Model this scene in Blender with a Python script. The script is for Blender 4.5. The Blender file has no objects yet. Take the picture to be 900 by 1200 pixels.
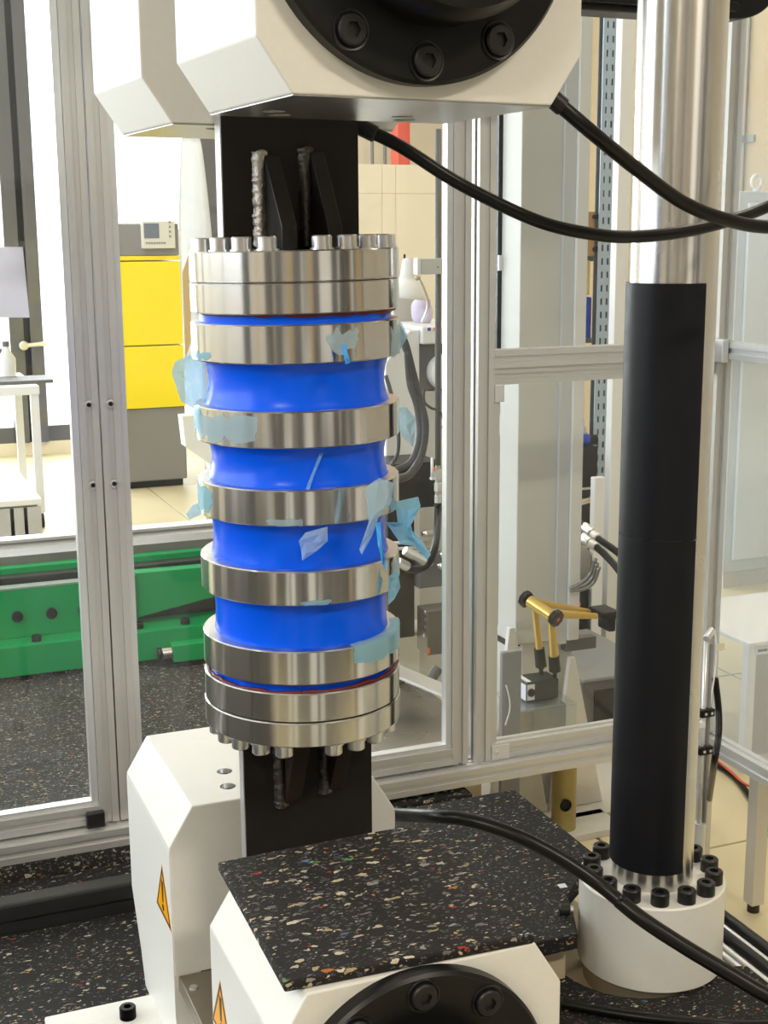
import bpy, bmesh, math, random
from mathutils import Vector, Matrix, noise
random.seed(7)
S = bpy.context.scene
COL = S.collection
PI = math.pi
R = math.radians

# ---------------------------------------------------------------- camera
FPX = 1570.0
TH, YAW, ROLL = R(11.55), R(21.9), R(0.4)
CAM = Vector((-0.57986605, -1.76260105, 1.3))
FW = Vector((math.sin(YAW) * math.cos(TH), math.cos(YAW) * math.cos(TH), -math.sin(TH)))
RT0 = Vector((math.cos(YAW), -math.sin(YAW), 0))
UP0 = RT0.cross(FW)
RT = RT0 * math.cos(ROLL) - UP0 * math.sin(ROLL)
UPV = RT.cross(FW)
cd = bpy.data.cameras.new('camera')
cd.sensor_fit = 'HORIZONTAL'
cd.sensor_width = 36.0
cd.lens = 36.0 * FPX / 900.0
cd.clip_start = 0.05
cam = bpy.data.objects.new('camera', cd)
COL.objects.link(cam)
mw = Matrix((RT, UPV, -FW)).transposed().to_4x4()
mw.translation = CAM
cam.matrix_world = mw
S.camera = cam


def px(x, y, X=None, Y=None, Z=None, D=None):
    """survey helper: the point of the photographed place that lies on the given plane"""
    d = FW + RT * ((x - 450) / FPX) - UPV * ((y - 600) / FPX)
    if X is not None:
        s = (X - CAM.x) / d.x
    elif Y is not None:
        s = (Y - CAM.y) / d.y
    elif Z is not None:
        s = (Z - CAM.z) / d.z
    else:
        s = D
    return CAM + d * s


# ---------------------------------------------------------------- light
S.view_settings.view_transform = 'Standard'
S.view_settings.look = 'None'
S.view_settings.exposure = 0.34
S.view_settings.gamma = 1.0
S.view_settings.use_curve_mapping = False
S.cycles.use_denoising = True
S.cycles.max_bounces = 10
S.cycles.transparent_max_bounces = 24
S.cycles.sample_clamp_indirect = 6.0
W = bpy.data.worlds.new('overcast_sky')
S.world = W
W.use_nodes = True
bg = W.node_tree.nodes['Background']
bg.inputs[0].default_value = (0.93, 0.97, 1.0, 1)
bg.inputs[1].default_value = 2.2


def area(name, loc, rot, sx, sy, power, col):
    l = bpy.data.lights.new(name, 'AREA')
    l.shape = 'RECTANGLE'
    l.size, l.size_y = sx, sy
    l.energy = power
    l.color = col
    o = bpy.data.objects.new(name, l)
    COL.objects.link(o)
    o.location = loc
    o.rotation_euler = rot
    return o


# daylight through the hall's left window band and the glazed end wall, and the rows of warm ceiling lamps
area('window_daylight_left', (-5.3, 3.0, 2.75), (0, R(-90), 0), 2.6, 9.0, 205, (0.78, 0.89, 1.0))
area('window_daylight_end', (-0.9, 9.15, 1.7), (R(-90), 0, 0), 5.5, 3.6, 330, (0.95, 0.98, 1.0))
for lx, ly, pw_ in ((-3.0, -3.6, 108), (1.6, -3.6, 108), (-1.2, 0.5, 10), (2.6, 1.5, 26), (0.6, 4.5, 26), (3.2, 5.2, 26)):
    area('ceiling_lamp_light', (lx, ly, 4.1), (0, 0, 0), 1.5, 0.4, pw_, (1.0, 0.89, 0.72))


# ---------------------------------------------------------------- materials
MATS = {}


def mat(name, col, rough=0.5, metal=0.0, spec=0.5, coat=0.0, aniso=0.0, noise_amt=0.0, noise_scale=40.0, bump=0.0, bump_scale=200.0):
    if name in MATS:
        return MATS[name]
    m = bpy.data.materials.new(name)
    m.use_nodes = True
    nt = m.node_tree
    b = nt.nodes['Principled BSDF']
    b.inputs['Base Color'].default_value = (*col, 1)
    b.inputs['Roughness'].default_value = rough
    b.inputs['Metallic'].default_value = metal
    b.inputs['Specular IOR Level'].default_value = spec
    b.inputs['Coat Weight'].default_value = coat
    tc = nt.nodes.new('ShaderNodeTexCoord')
    if aniso:
        b.inputs['Anisotropic'].default_value = aniso
        tg = nt.nodes.new('ShaderNodeTangent')
        tg.direction_type = 'RADIAL'
        tg.axis = 'Z'
        b.inputs['Anisotropic Rotation'].default_value = 0.25   # turning marks run round the axis
        nt.links.new(tg.outputs[0], b.inputs['Tangent'])
    if noise_amt:
        n = nt.nodes.new('ShaderNodeTexNoise')
        n.inputs['Scale'].default_value = noise_scale
        n.inputs['Detail'].default_value = 5
        nt.links.new(tc.outputs['Object'], n.inputs['Vector'])
        mx = nt.nodes.new('ShaderNodeMix')
        mx.data_type = 'RGBA'
        mx.inputs['A'].default_value = (*[c * (1 - noise_amt) for c in col], 1)
        mx.inputs['B'].default_value = (*[min(1, c * (1 + noise_amt)) for c in col], 1)
        nt.links.new(n.outputs['Fac'], mx.inputs['Factor'])
        nt.links.new(mx.outputs['Result'], b.inputs['Base Color'])
        mr = nt.nodes.new('ShaderNodeMapRange')
        mr.inputs['To Min'].default_value = max(0.02, rough * 0.8)
        mr.inputs['To Max'].default_value = min(1, rough * 1.2)
        nt.links.new(n.outputs['Fac'], mr.inputs['Value'])
        nt.links.new(mr.outputs['Result'], b.inputs['Roughness'])
    if bump:
        n2 = nt.nodes.new('ShaderNodeTexNoise')
        n2.inputs['Scale'].default_value = bump_scale
        n2.inputs['Detail'].default_value = 3
        nt.links.new(tc.outputs['Object'], n2.inputs['Vector'])
        bp = nt.nodes.new('ShaderNodeBump')
        bp.inputs['Strength'].default_value = bump
        bp.inputs['Distance'].default_value = 0.002
        nt.links.new(n2.outputs['Fac'], bp.inputs['Height'])
        nt.links.new(bp.outputs['Normal'], b.inputs['Normal'])
    MATS[name] = m
    return m


def glassy(name, tint, haze, gloss_rough=0.02, haze_col=(0.85, 0.88, 0.9), milky=False):
    m = bpy.data.materials.new(name)
    m.use_nodes = True
    nt = m.node_tree
    for n in list(nt.nodes):
        nt.nodes.remove(n)
    out = nt.nodes.new('ShaderNodeOutputMaterial')
    tr = nt.nodes.new('ShaderNodeBsdfTransparent')
    tr.inputs[0].default_value = (*tint, 1)
    gl = nt.nodes.new('ShaderNodeBsdfGlossy')
    gl.inputs['Roughness'].default_value = gloss_rough
    # Schlick reflectance, the same on both faces of the thin sheet
    ge = nt.nodes.new('ShaderNodeNewGeometry')
    dp = nt.nodes.new('ShaderNodeVectorMath')
    dp.operation = 'DOT_PRODUCT'
    nt.links.new(ge.outputs['Incoming'], dp.inputs[0])
    nt.links.new(ge.outputs['Normal'], dp.inputs[1])
    ab = nt.nodes.new('ShaderNodeMath')
    ab.operation = 'ABSOLUTE'
    nt.links.new(dp.outputs['Value'], ab.inputs[0])
    om = nt.nodes.new('ShaderNodeMath')
    om.operation = 'SUBTRACT'
    om.inputs[0].default_value = 1.0
    nt.links.new(ab.outputs[0], om.inputs[1])
    pw = nt.nodes.new('ShaderNodeMath')
    pw.operation = 'POWER'
    nt.links.new(om.outputs[0], pw.inputs[0])
    pw.inputs[1].default_value = 5.0
    fr = nt.nodes.new('ShaderNodeMath')
    fr.operation = 'MULTIPLY_ADD'
    nt.links.new(pw.outputs[0], fr.inputs[0])
    fr.inputs[1].default_value = 0.7
    fr.inputs[2].default_value = 0.02
    mx = nt.nodes.new('ShaderNodeMixShader')
    nt.links.new(fr.outputs[0], mx.inputs[0])
    nt.links.new(tr.outputs[0], mx.inputs[1])
    nt.links.new(gl.outputs[0], mx.inputs[2])
    df = nt.nodes.new('ShaderNodeBsdfDiffuse')
    df.inputs[0].default_value = (*haze_col, 1)
    if milky:       # film that lets light through as well as scattering it back
        tl = nt.nodes.new('ShaderNodeBsdfTranslucent')
        tl.inputs[0].default_value = (*haze_col, 1)
        ad = nt.nodes.new('ShaderNodeMixShader')
        ad.inputs[0].default_value = 0.5
        nt.links.new(df.outputs[0], ad.inputs[1])
        nt.links.new(tl.outputs[0], ad.inputs[2])
        df = ad
    m2 = nt.nodes.new('ShaderNodeMixShader')
    tc = nt.nodes.new('ShaderNodeTexCoord')
    nz = nt.nodes.new('ShaderNodeTexNoise')
    nz.inputs['Scale'].default_value = 3.0
    nz.inputs['Detail'].default_value = 4
    nt.links.new(tc.outputs['Object'], nz.inputs['Vector'])
    mr = nt.nodes.new('ShaderNodeMapRange')
    mr.inputs['From Min'].default_value = 0.3
    mr.inputs['From Max'].default_value = 0.7
    mr.inputs['To Min'].default_value = haze * 0.6
    mr.inputs['To Max'].default_value = haze * 1.4
    nt.links.new(nz.outputs['Fac'], mr.inputs['Value'])
    nt.links.new(mr.outputs['Result'], m2.inputs[0])
    nt.links.new(mx.outputs[0], m2.inputs[1])
    nt.links.new(df.outputs[0], m2.inputs[2])
    nt.links.new(m2.outputs[0], out.inputs[0])
    MATS[name] = m
    return m


def speckled(name, big, chip_share, base=(0.012, 0.012, 0.013), stretch=(0.55, 1.3), bright=1.0):
    """recycled rubber granulate: black crumb with coloured chips"""
    m = bpy.data.materials.new(name)
    m.use_nodes = True
    nt = m.node_tree
    L = nt.links.new
    b = nt.nodes['Principled BSDF']
    b.inputs['Roughness'].default_value = 0.75
    b.inputs['Specular IOR Level'].default_value = 0.3
    tc = nt.nodes.new('ShaderNodeTexCoord')
    wn = nt.nodes.new('ShaderNodeTexNoise')
    wn.inputs['Scale'].default_value = 90
    L(tc.outputs['Object'], wn.inputs['Vector'])
    vm = nt.nodes.new('ShaderNodeVectorMath')
    vm.operation = 'MULTIPLY_ADD'
    L(wn.outputs['Color'], vm.inputs[0])
    vm.inputs[1].default_value = (0.014, 0.014, 0.014)
    L(tc.outputs['Object'], vm.inputs[2])
    prev = None
    for k, (sc, share, cut) in enumerate(((big * 2.4, chip_share * 1.2, 0.42), (big, chip_share, 0.36), (big * 1.5, chip_share * 0.8, 0.36))):
        mp = nt.nodes.new('ShaderNodeMapping')
        mp.inputs['Scale'].default_value = (stretch[0], stretch[1], 0.9)
        mp.inputs['Rotation'].default_value = (0, 0, (0.25, -0.3, 0.9)[k])
        mp.inputs['Location'].default_value = (k * 3.7, k * 1.9, 0)
        L(vm.outputs[0], mp.inputs['Vector'])
        vo = nt.nodes.new('ShaderNodeTexVoronoi')
        vo.inputs['Scale'].default_value = sc
        L(mp.outputs[0], vo.inputs['Vector'])
        sep = nt.nodes.new('ShaderNodeSeparateColor')
        L(vo.outputs['Color'], sep.inputs[0])
        ramp = nt.nodes.new('ShaderNodeValToRGB')
        ramp.color_ramp.interpolation = 'CONSTANT'
        e = ramp.color_ramp.elements
        cols = [(0.0, (0.446, 0.381, 0.260)), (0.22, (0.259, 0.238, 0.205)), (0.42, (0.540, 0.476, 0.360)), (0.56, (0.144, 0.136, 0.130)), (0.70, (0.360, 0.286, 0.155)),
                (0.84, (0.360, 0.034, 0.025)), (0.88, (0.396, 0.136, 0.025)), (0.91, (0.432, 0.374, 0.260)), (0.96, (0.086, 0.231, 0.074)), (0.98, (0.086, 0.163, 0.310))]
        e[0].position = 0
        e[0].color = (*cols[0][1], 1)
        e[1].position = cols[1][0]
        e[1].color = (*cols[1][1], 1)
        for p, c in cols[2:]:
            ne = e.new(p)
            ne.color = (*c, 1)
        L(sep.outputs[0], ramp.inputs[0])
        lt = nt.nodes.new('ShaderNodeMath')
        lt.operation = 'LESS_THAN'
        L(sep.outputs[1], lt.inputs[0])
        lt.inputs[1].default_value = share
        ls = nt.nodes.new('ShaderNodeMath')
        ls.operation = 'LESS_THAN'
        L(vo.outputs['Distance'], ls.inputs[0])
        # chips of unequal size
        sz = nt.nodes.new('ShaderNodeMath')
        sz.operation = 'MULTIPLY'
        L(sep.outputs[2], sz.inputs[0])
        sz.inputs[1].default_value = cut * 1.25
        L(sz.outputs[0], ls.inputs[1])
        ml = nt.nodes.new('ShaderNodeMath')
        ml.operation = 'MULTIPLY'
        L(lt.outputs[0], ml.inputs[0])
        L(ls.outputs[0], ml.inputs[1])
        mx = nt.nodes.new('ShaderNodeMix')
        mx.data_type = 'RGBA'
        if prev is None:
            mx.inputs['A'].default_value = (*base, 1)
        else:
            L(prev, mx.inputs['A'])
        if k == 0:
            mx.inputs['B'].default_value = (0.09 * bright, 0.085 * bright, 0.08 * bright, 1)
        else:
            L(ramp.outputs[0], mx.inputs['B'])
        L(ml.outputs[0], mx.inputs['Factor'])
        prev = mx.outputs['Result']
    L(prev, b.inputs['Base Color'])
    bn = nt.nodes.new('ShaderNodeTexNoise')
    bn.inputs['Scale'].default_value = 260
    L(tc.outputs['Object'], bn.inputs['Vector'])
    bp = nt.nodes.new('ShaderNodeBump')
    bp.inputs['Strength'].default_value = 0.5
    bp.inputs['Distance'].default_value = 0.003
    L(bn.outputs['Fac'], bp.inputs['Height'])
    L(bp.outputs['Normal'], b.inputs['Normal'])
    MATS[name] = m
    return m


cream = mat('cream_machine_paint', (0.79, 0.78, 0.735), 0.42, noise_amt=0.03, noise_scale=90, bump=0.08, bump_scale=500)
white_paint = mat('white_paint', (0.82, 0.83, 0.83), 0.45)
grey_paint = mat('pale_grey_paint', (0.62, 0.62, 0.59), 0.45, noise_amt=0.05, noise_scale=4)
steel = mat('turned_steel', (0.62, 0.61, 0.59), 0.17, 1.0, aniso=0.8)
steel_flat = mat('ground_steel', (0.6, 0.59, 0.57), 0.3, 1.0, noise_amt=0.1, noise_scale=30)
chrome = mat('ground_column_steel', (0.70, 0.685, 0.66), 0.26, 1.0, aniso=0.8, noise_amt=0.06, noise_scale=6)
zinc = mat('zinc_plated_bolt', (0.74, 0.74, 0.74), 0.3, 1.0)
plate_black = mat('black_rolled_steel', (0.016, 0.013, 0.011), 0.5, 0.3, spec=0.35, noise_amt=0.3, noise_scale=14, bump=0.1)
rib_black = mat('dark_bar_steel', (0.025, 0.022, 0.02), 0.42, 0.5, noise_amt=0.3, noise_scale=30)
rib_brown = mat('rusty_dark_steel', (0.03, 0.017, 0.01), 0.6, 0.3, noise_amt=0.4, noise_scale=30)
plate_edge = mat('sawn_plate_edge', (0.55, 0.55, 0.56), 0.4, 0.7, noise_amt=0.1)
weld = mat('weld_metal', (0.5, 0.47, 0.43), 0.4, 0.9, noise_amt=0.5, noise_scale=160, bump=0.6, bump_scale=250)
weld_dark = mat('dark_weld_metal', (0.1, 0.09, 0.08), 0.45, 0.8, noise_amt=0.6, noise_scale=160, bump=0.6, bump_scale=250)
blue = mat('blue_polyurethane', (0.0, 0.10, 0.9), 0.24, spec=0.25, noise_amt=0.12, noise_scale=9)
sealant = mat('dark_red_sealant', (0.12, 0.008, 0.012), 0.45, noise_amt=0.5, noise_scale=60)
navy = mat('dark_blue_gap', (0.01, 0.018, 0.16), 0.35)
cap_black = mat('black_oxide_cap', (0.005, 0.005, 0.005), 0.34, spec=0.3, noise_amt=0.2)
screw_black = mat('black_oxide_screw', (0.014, 0.013, 0.014), 0.4, 0.2, spec=0.5)
rubber = mat('black_hose_rubber', (0.004, 0.0038, 0.0038), 0.33, spec=0.32)
foam = mat('black_foam_sleeve', (0.0038, 0.0043, 0.0075), 0.46, spec=0.3, noise_amt=0.1, bump=0.04)
alu = mat('anodised_aluminium', (0.66, 0.655, 0.64), 0.42, 0.55, noise_amt=0.03, noise_scale=30)
alu_bright = mat('bright_aluminium', (0.74, 0.75, 0.76), 0.35, 0.5)
black_plastic = mat('black_plastic', (0.012, 0.012, 0.012), 0.45)
yellow = mat('yellow_enamel', (0.97, 0.77, 0.0), 0.4)
dark_grey = mat('dark_grey_enamel', (0.13, 0.13, 0.135), 0.5)
mid_grey = mat('mid_grey_enamel', (0.24, 0.24, 0.24), 0.5)
green = mat('green_enamel', (0.0, 0.32, 0.09), 0.45, spec=0.2, noise_amt=0.08, noise_scale=8)
green_dark = mat('black_slide', (0.01, 0.012, 0.011), 0.5)
brass = mat('yellow_chromate_metal', (0.40, 0.33, 0.15), 0.4, 0.6, noise_amt=0.25, noise_scale=14)
gold = mat('gold_anodised_arm', (0.72, 0.5, 0.14), 0.3, 0.7)
tape = glassy('blue_tape_film', (0.6, 0.85, 0.97), 0.45, 0.3, (0.55, 0.84, 0.98), True)
tape_pale = glassy('pale_tape_film', (0.78, 0.9, 0.96), 0.42, 0.3, (0.70, 0.86, 0.96), True)
tape_bright = mat('bright_blue_tape', (0.05, 0.36, 0.8), 0.4)
glass = glassy('polycarbonate_pane', (0.97, 0.98, 0.98), 0.018)
glass_side = glassy('polycarbonate_side_pane', (0.97, 0.98, 0.98), 0.14, haze_col=(0.80, 0.88, 0.96))  # bluish haze stands in for reflections on the side pane
window_glass = glassy('window_glass', (0.97, 0.98, 0.98), 0.0)
acrylic = glassy('clear_acrylic', (0.9, 0.93, 0.93), 0.08)
mat_near = speckled('speckled_rubber', 105.0, 0.55, base=(0.016, 0.014, 0.013), stretch=(0.5, 1.25))
mat_floor = speckled('speckled_floor_rubber', 120.0, 0.36, stretch=(0.5, 1.3), base=(0.014, 0.014, 0.015))
mat_far = speckled('pale_speckled_rubber', 130.0, 0.5, stretch=(0.5, 1.3), base=(0.03, 0.029, 0.028), bright=1.6)  # paler base and brighter crumb than the other mats
floor_m = mat('beige_floor_coating', (0.70, 0.63, 0.42), 0.4, noise_amt=0.08, noise_scale=3)
floor_joint = mat('dark_floor_joint', (0.08, 0.07, 0.05), 0.8)
bed_m = mat('bed_primer', (0.55, 0.46, 0.32), 0.5, noise_amt=0.1, noise_scale=8)
wall_m = mat('cream_wall_plaster', (0.80, 0.74, 0.61), 0.8, noise_amt=0.03, noise_scale=2)
wall_dim = mat('grey_far_wall', (0.36, 0.35, 0.33), 0.8, noise_amt=0.2, noise_scale=1)
wall_tan = mat('tan_wall_plaster', (0.46, 0.36, 0.215), 0.8, noise_amt=0.06, noise_scale=3)
ceil_m = mat('white_ceiling', (0.8, 0.79, 0.76), 0.9)
frame_grey = mat('dark_window_frame', (0.10, 0.10, 0.11), 0.5)
paper = mat('white_paper', (0.78, 0.78, 0.86), 0.8)
paper_thin = glassy('thin_paper', (0.1, 0.1, 0.1), 1.0, 0.5, (0.86, 0.86, 0.93), True)
orange = mat('orange_paint', (0.9, 0.22, 0.03), 0.5)
redp = mat('red_paint', (0.75, 0.12, 0.08), 0.5)
lilac = mat('lilac_fabric', (0.62, 0.55, 0.72), 0.8)
bluebox = mat('blue_plastic', (0.02, 0.07, 0.5), 0.4)
wood = mat('plywood', (0.42, 0.25, 0.11), 0.6, noise_amt=0.2, noise_scale=12)
slate_blue = mat('blue_grey_upright', (0.42, 0.53, 0.66), 0.45, 0.25)
outside_m = mat('bright_yard_ground', (0.7, 0.7, 0.68), 0.9)
sticker_y = mat('warning_yellow', (0.92, 0.4, 0.0), 0.4)


# ---------------------------------------------------------------- mesh building
class MB:
    def __init__(self):
        self.bm = bmesh.new()

    def box(self, x0, x1, y0, y1, z0, z1, bev=0.0):
        b = bmesh.new()
        v = [b.verts.new((x, y, z)) for x in (x0, x1) for y in (y0, y1) for z in (z0, z1)]
        for f in ((0, 1, 3, 2), (4, 6, 7, 5), (0, 4, 5, 1), (2, 3, 7, 6), (0, 2, 6, 4), (1, 5, 7, 3)):
            b.faces.new([v[i] for i in f])
        if bev:
            bmesh.ops.bevel(b, geom=b.edges[:], offset=bev, segments=2, profile=0.5, affect='EDGES')
        self._add(b)
        return self

    def _add(self, b, mtx=None):
        if mtx is not None:
            b.transform(mtx)
        bmesh.ops.recalc_face_normals(b, faces=b.faces[:])
        me = bpy.data.meshes.new('tmp')
        b.to_mesh(me)
        b.free()
        self.bm.from_mesh(me)
        bpy.data.meshes.remove(me)

    def prism(self, poly, axis, a, b_, bev=0.0, mtx=None, zmin=None):
        """poly: 2D points in the two other axes in order (X: y,z  Y: x,z  Z: x,y)"""
        b = bmesh.new()

        def P(u, v, t):
            return {'X': (t, u, v), 'Y': (u, t, v), 'Z': (u, v, t)}[axis]
        lo = [b.verts.new(P(u, v, a)) for u, v in poly]
        hi = [b.verts.new(P(u, v, b_)) for u, v in poly]
        n = len(poly)
        b.faces.new(lo[::-1])
        b.faces.new(hi)
        for i in range(n):
            b.faces.new((lo[i], lo[(i + 1) % n], hi[(i + 1) % n], hi[i]))
        bmesh.ops.recalc_face_normals(b, faces=b.faces[:])
        if bev:
            ge = [e for e in b.edges if zmin is None or max(v.co.z for v in e.verts) > zmin]
            bmesh.ops.bevel(b, geom=ge, offset=bev, segments=2, profile=0.5, affect='EDGES')
        self._add(b, mtx)
        return self

    def lathe(self, prof, seg=64, mtx=None, a0=0.0, a1=None, closed=False):
        """prof: (r, z) list; full turn unless a1 is given"""
        b = bmesh.new()
        full = a1 is None
        n = seg if full else seg + 1
        rings = []
        for r, z in prof:
            if r < 1e-7:
                rings.append([b.verts.new((0, 0, z))] * n)
                continue
            rings.append([b.verts.new((r * math.cos(a0 + (2 * PI if full else a1 - a0) * k / seg), r * math.sin(a0 + (2 * PI if full else a1 - a0) * k / seg), z)) for k in range(n)])
        m = len(rings)
        for i in range(m if closed else m - 1):
            A, B = rings[i], rings[(i + 1) % m]
            for k in range(n if full else n - 1):
                q = []
                for v in (A[k], A[(k + 1) % n], B[(k + 1) % n], B[k]):
                    if v not in q:
                        q.append(v)
                if len(q) > 2:
                    try:
                        b.faces.new(q)
                    except ValueError:
                        pass
        if not full and closed:
            b.faces.new([r[0] for r in rings])
            b.faces.new([r[-1] for r in rings][::-1])
        self._add(b, mtx)
        return self

    def cyl(self, p0, p1, r, seg=24, r1=None, bev=0.0):
        p0, p1 = Vector(p0), Vector(p1)
        h = (p1 - p0).length
        r1 = r if r1 is None else r1
        mtx = Matrix.Translation(p0) @ (p1 - p0).to_track_quat('Z', 'Y').to_matrix().to_4x4()
        if bev:
            pr = [(0, 0), (r - bev, 0), (r, bev), (r1, h - bev), (r1 - bev, h), (0, h)]
        else:
            pr = [(0, 0), (r, 0), (r1, h), (0, h)]
        return self.lathe(pr, seg, mtx)

    def sphere(self, c, r, sc=(1, 1, 1), seg=16):
        b = bmesh.new()
        bmesh.ops.create_uvsphere(b, u_segments=seg, v_segments=seg // 2, radius=r)
        self._add(b, Matrix.Translation(c) @ Matrix.Diagonal((*sc, 1)))
        return self

    def tube(self, pts, r, seg=12, sub=8, caps=True, rad=None):
        P = spline(pts, sub)
        b = bmesh.new()
        n = len(P)
        up = Vector((0, 0, 1))
        rings = []
        t_prev = None
        u = None
        for i, p in enumerate(P):
            t = (P[min(i + 1, n - 1)] - P[max(i - 1, 0)]).normalized()
            if u is None:
                u = t.cross(up)
                if u.length < 1e-3:
                    u = t.cross(Vector((1, 0, 0)))
                u.normalize()
            else:
                u = (u - t * u.dot(t)).normalized()
            v = t.cross(u)
            rr = r if rad is None else rad(i / (n - 1))
            rings.append([b.verts.new(p + (u * math.cos(2 * PI * k / seg) + v * math.sin(2 * PI * k / seg)) * rr) for k in range(seg)])
        for A, B in zip(rings, rings[1:]):
            for k in range(seg):
                b.faces.new((A[k], A[(k + 1) % seg], B[(k + 1) % seg], B[k]))
        if caps:
            b.faces.new(rings[0][::-1])
            b.faces.new(rings[-1])
        self._add(b)
        return self

    def build(self, name, m, parent=None, smooth=None, rel=True, rot=None):
        me = bpy.data.meshes.new(name)
        self.bm.to_mesh(me)
        self.bm.free()
        me.materials.append(m)
        o = bpy.data.objects.new(name, me)
        COL.objects.link(o)
        if parent is not None:
            o.parent = parent
            if rel:
                base = Vector(parent.get('_base', (0, 0, 0)))
                me.transform(Matrix.Translation(-base))
                o['_base'] = tuple(base)
        if smooth:
            me.shade_smooth()
            if smooth is not True:
                me.set_sharp_from_angle(angle=R(smooth))
        return o


def spline(pts, sub=8):
    pts = [Vector(p) for p in pts]
    if len(pts) == 2 or sub <= 1:
        return pts
    out = []
    for i in range(len(pts) - 1):
        p0 = pts[i - 1] if i else pts[0] * 2 - pts[1]
        p1, p2 = pts[i], pts[i + 1]
        p3 = pts[i + 2] if i + 2 < len(pts) else pts[-1] * 2 - pts[-2]
        for k in range(sub):
            t = k / sub
            out.append(0.5 * ((2 * p1) + (p2 - p0) * t + (2 * p0 - 5 * p1 + 4 * p2 - p3) * t * t + (3 * p1 - p0 - 3 * p2 + p3) * t ** 3))
    out.append(pts[-1])
    return out


def thing(name, label, cat, loc=(0, 0, 0), group=None, rotz=0.0):
    o = bpy.data.objects.new(name, None)
    o.empty_display_size = 0.05
    COL.objects.link(o)
    o.location = loc
    o.rotation_euler = (0, 0, rotz)
    o['_base'] = tuple(loc)
    return tag(o, label, cat, group)


def tag(o, label, cat, group=None):
    o['label'] = label
    o['category'] = cat
    if group:
        o['group'] = group
    return o


def struct(o):
    o['kind'] = 'structure'
    return o


def socket_screw(r, h, seg=24):
    """socket head cap: chamfered head, hexagonal recess; base at z=0, axis +z"""
    mb = MB()
    b = bmesh.new()
    hexr = r * 0.52

    def hexp(a):
        a = (a % (PI / 3)) - PI / 6
        return hexr * math.cos(PI / 6) / math.cos(a)
    rings = []
    for rr, z in ((r, 0), (r, h - r * 0.12), (r * 0.9, h), ('h', h), ('h', h * 0.45)):
        ring = []
        for k in range(seg):
            a = 2 * PI * k / seg
            q = hexp(a) if rr == 'h' else rr
            ring.append(b.verts.new((q * math.cos(a), q * math.sin(a), z)))
        rings.append(ring)
    for A, B in zip(rings, rings[1:]):
        for k in range(seg):
            b.faces.new((A[k], A[(k + 1) % seg], B[(k + 1) % seg], B[k]))
    b.faces.new(rings[0][::-1])
    b.faces.new(rings[-1])
    mb._add(b)
    return mb


_SCREWS = {}


def screw(name, r, h, m, parent, loc, axis=(0, 0, 1), washer=0.0):
    """a socket screw as a part; alike screws share mesh data"""
    key = (round(r, 5), round(h, 5), m.name, washer)
    if key not in _SCREWS:
        mb = socket_screw(r, h)
        if washer:
            mb.bm.transform(Matrix.Translation((0, 0, 0.0025)))
            mb.lathe([(r * 0.3, 0.0), (washer, 0.0), (washer, 0.0025), (r * 0.3, 0.0025)], 24)
        me = bpy.data.meshes.new(name)
        mb.bm.to_mesh(me)
        mb.bm.free()
        me.materials.append(m)
        me.shade_smooth()
        me.set_sharp_from_angle(angle=R(35))
        _SCREWS[key] = me
    o = bpy.data.objects.new(name, _SCREWS[key])
    COL.objects.link(o)
    if parent is not None:
        o.parent = parent
        base = Vector(parent.get('_base', (0, 0, 0)))
    else:
        base = Vector((0, 0, 0))
    o.location = Vector(loc) - base
    o.rotation_euler = Vector(axis).to_track_quat('Z', 'Y').to_euler()
    return o


def extrusion_poly(a, b, n=0.006, d=0.005):
    """cross-section a x b with a T-slot mouth in the middle of each face"""
    a, b = a / 2, b / 2
    return [(-a, -b), (-n, -b), (-n, -b + d), (n, -b + d), (n, -b), (a, -b), (a, -n), (a - d, -n), (a - d, n), (a, n), (a, b), (n, b), (n, b - d), (-n, b - d), (-n, b),
            (-a, b), (-a, n), (-a + d, n), (-a + d, -n), (-a, -n)]


def extrusion(axis, c, lo, hi, a=0.04, b=0.04, name='profile', parent=None, m=None):
    poly = [(u + c[0], v + c[1]) for u, v in extrusion_poly(a, b)]
    return MB().prism(poly, axis, lo, hi).build(name, m or alu, parent)


def cbox(name, c, s, m, parent=None, bev=0.0):
    return MB().box(c[0] - s[0] / 2, c[0] + s[0] / 2, c[1] - s[1] / 2, c[1] + s[1] / 2, c[2] - s[2] / 2, c[2] + s[2] / 2, bev).build(name, m, parent)


def pbox(name, x0, x1, y0, y1, z0, z1, m, parent=None, bev=0.0):
    return MB().box(x0, x1, y0, y1, z0, z1, bev).build(name, m, parent)


def bool_cut(o, mb):
    me = bpy.data.meshes.new('cut')
    mb.bm.to_mesh(me)
    mb.bm.free()
    c = bpy.data.objects.new('cut', me)
    COL.objects.link(c)
    c.matrix_world = Matrix.Translation(-Vector(o.get('_base', (0, 0, 0))))
    par, o.parent = o.parent, None
    md = o.modifiers.new('cut', 'BOOLEAN')
    md.operation = 'DIFFERENCE'
    md.solver = 'EXACT'
    md.object = c
    bpy.context.view_layer.update()
    new = bpy.data.meshes.new_from_object(o.evaluated_get(bpy.context.evaluated_depsgraph_get()))
    o.modifiers.clear()
    new.name = o.data.name
    o.data = new
    o.parent = par
    bpy.data.objects.remove(c)
    bpy.data.meshes.remove(me)


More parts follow.
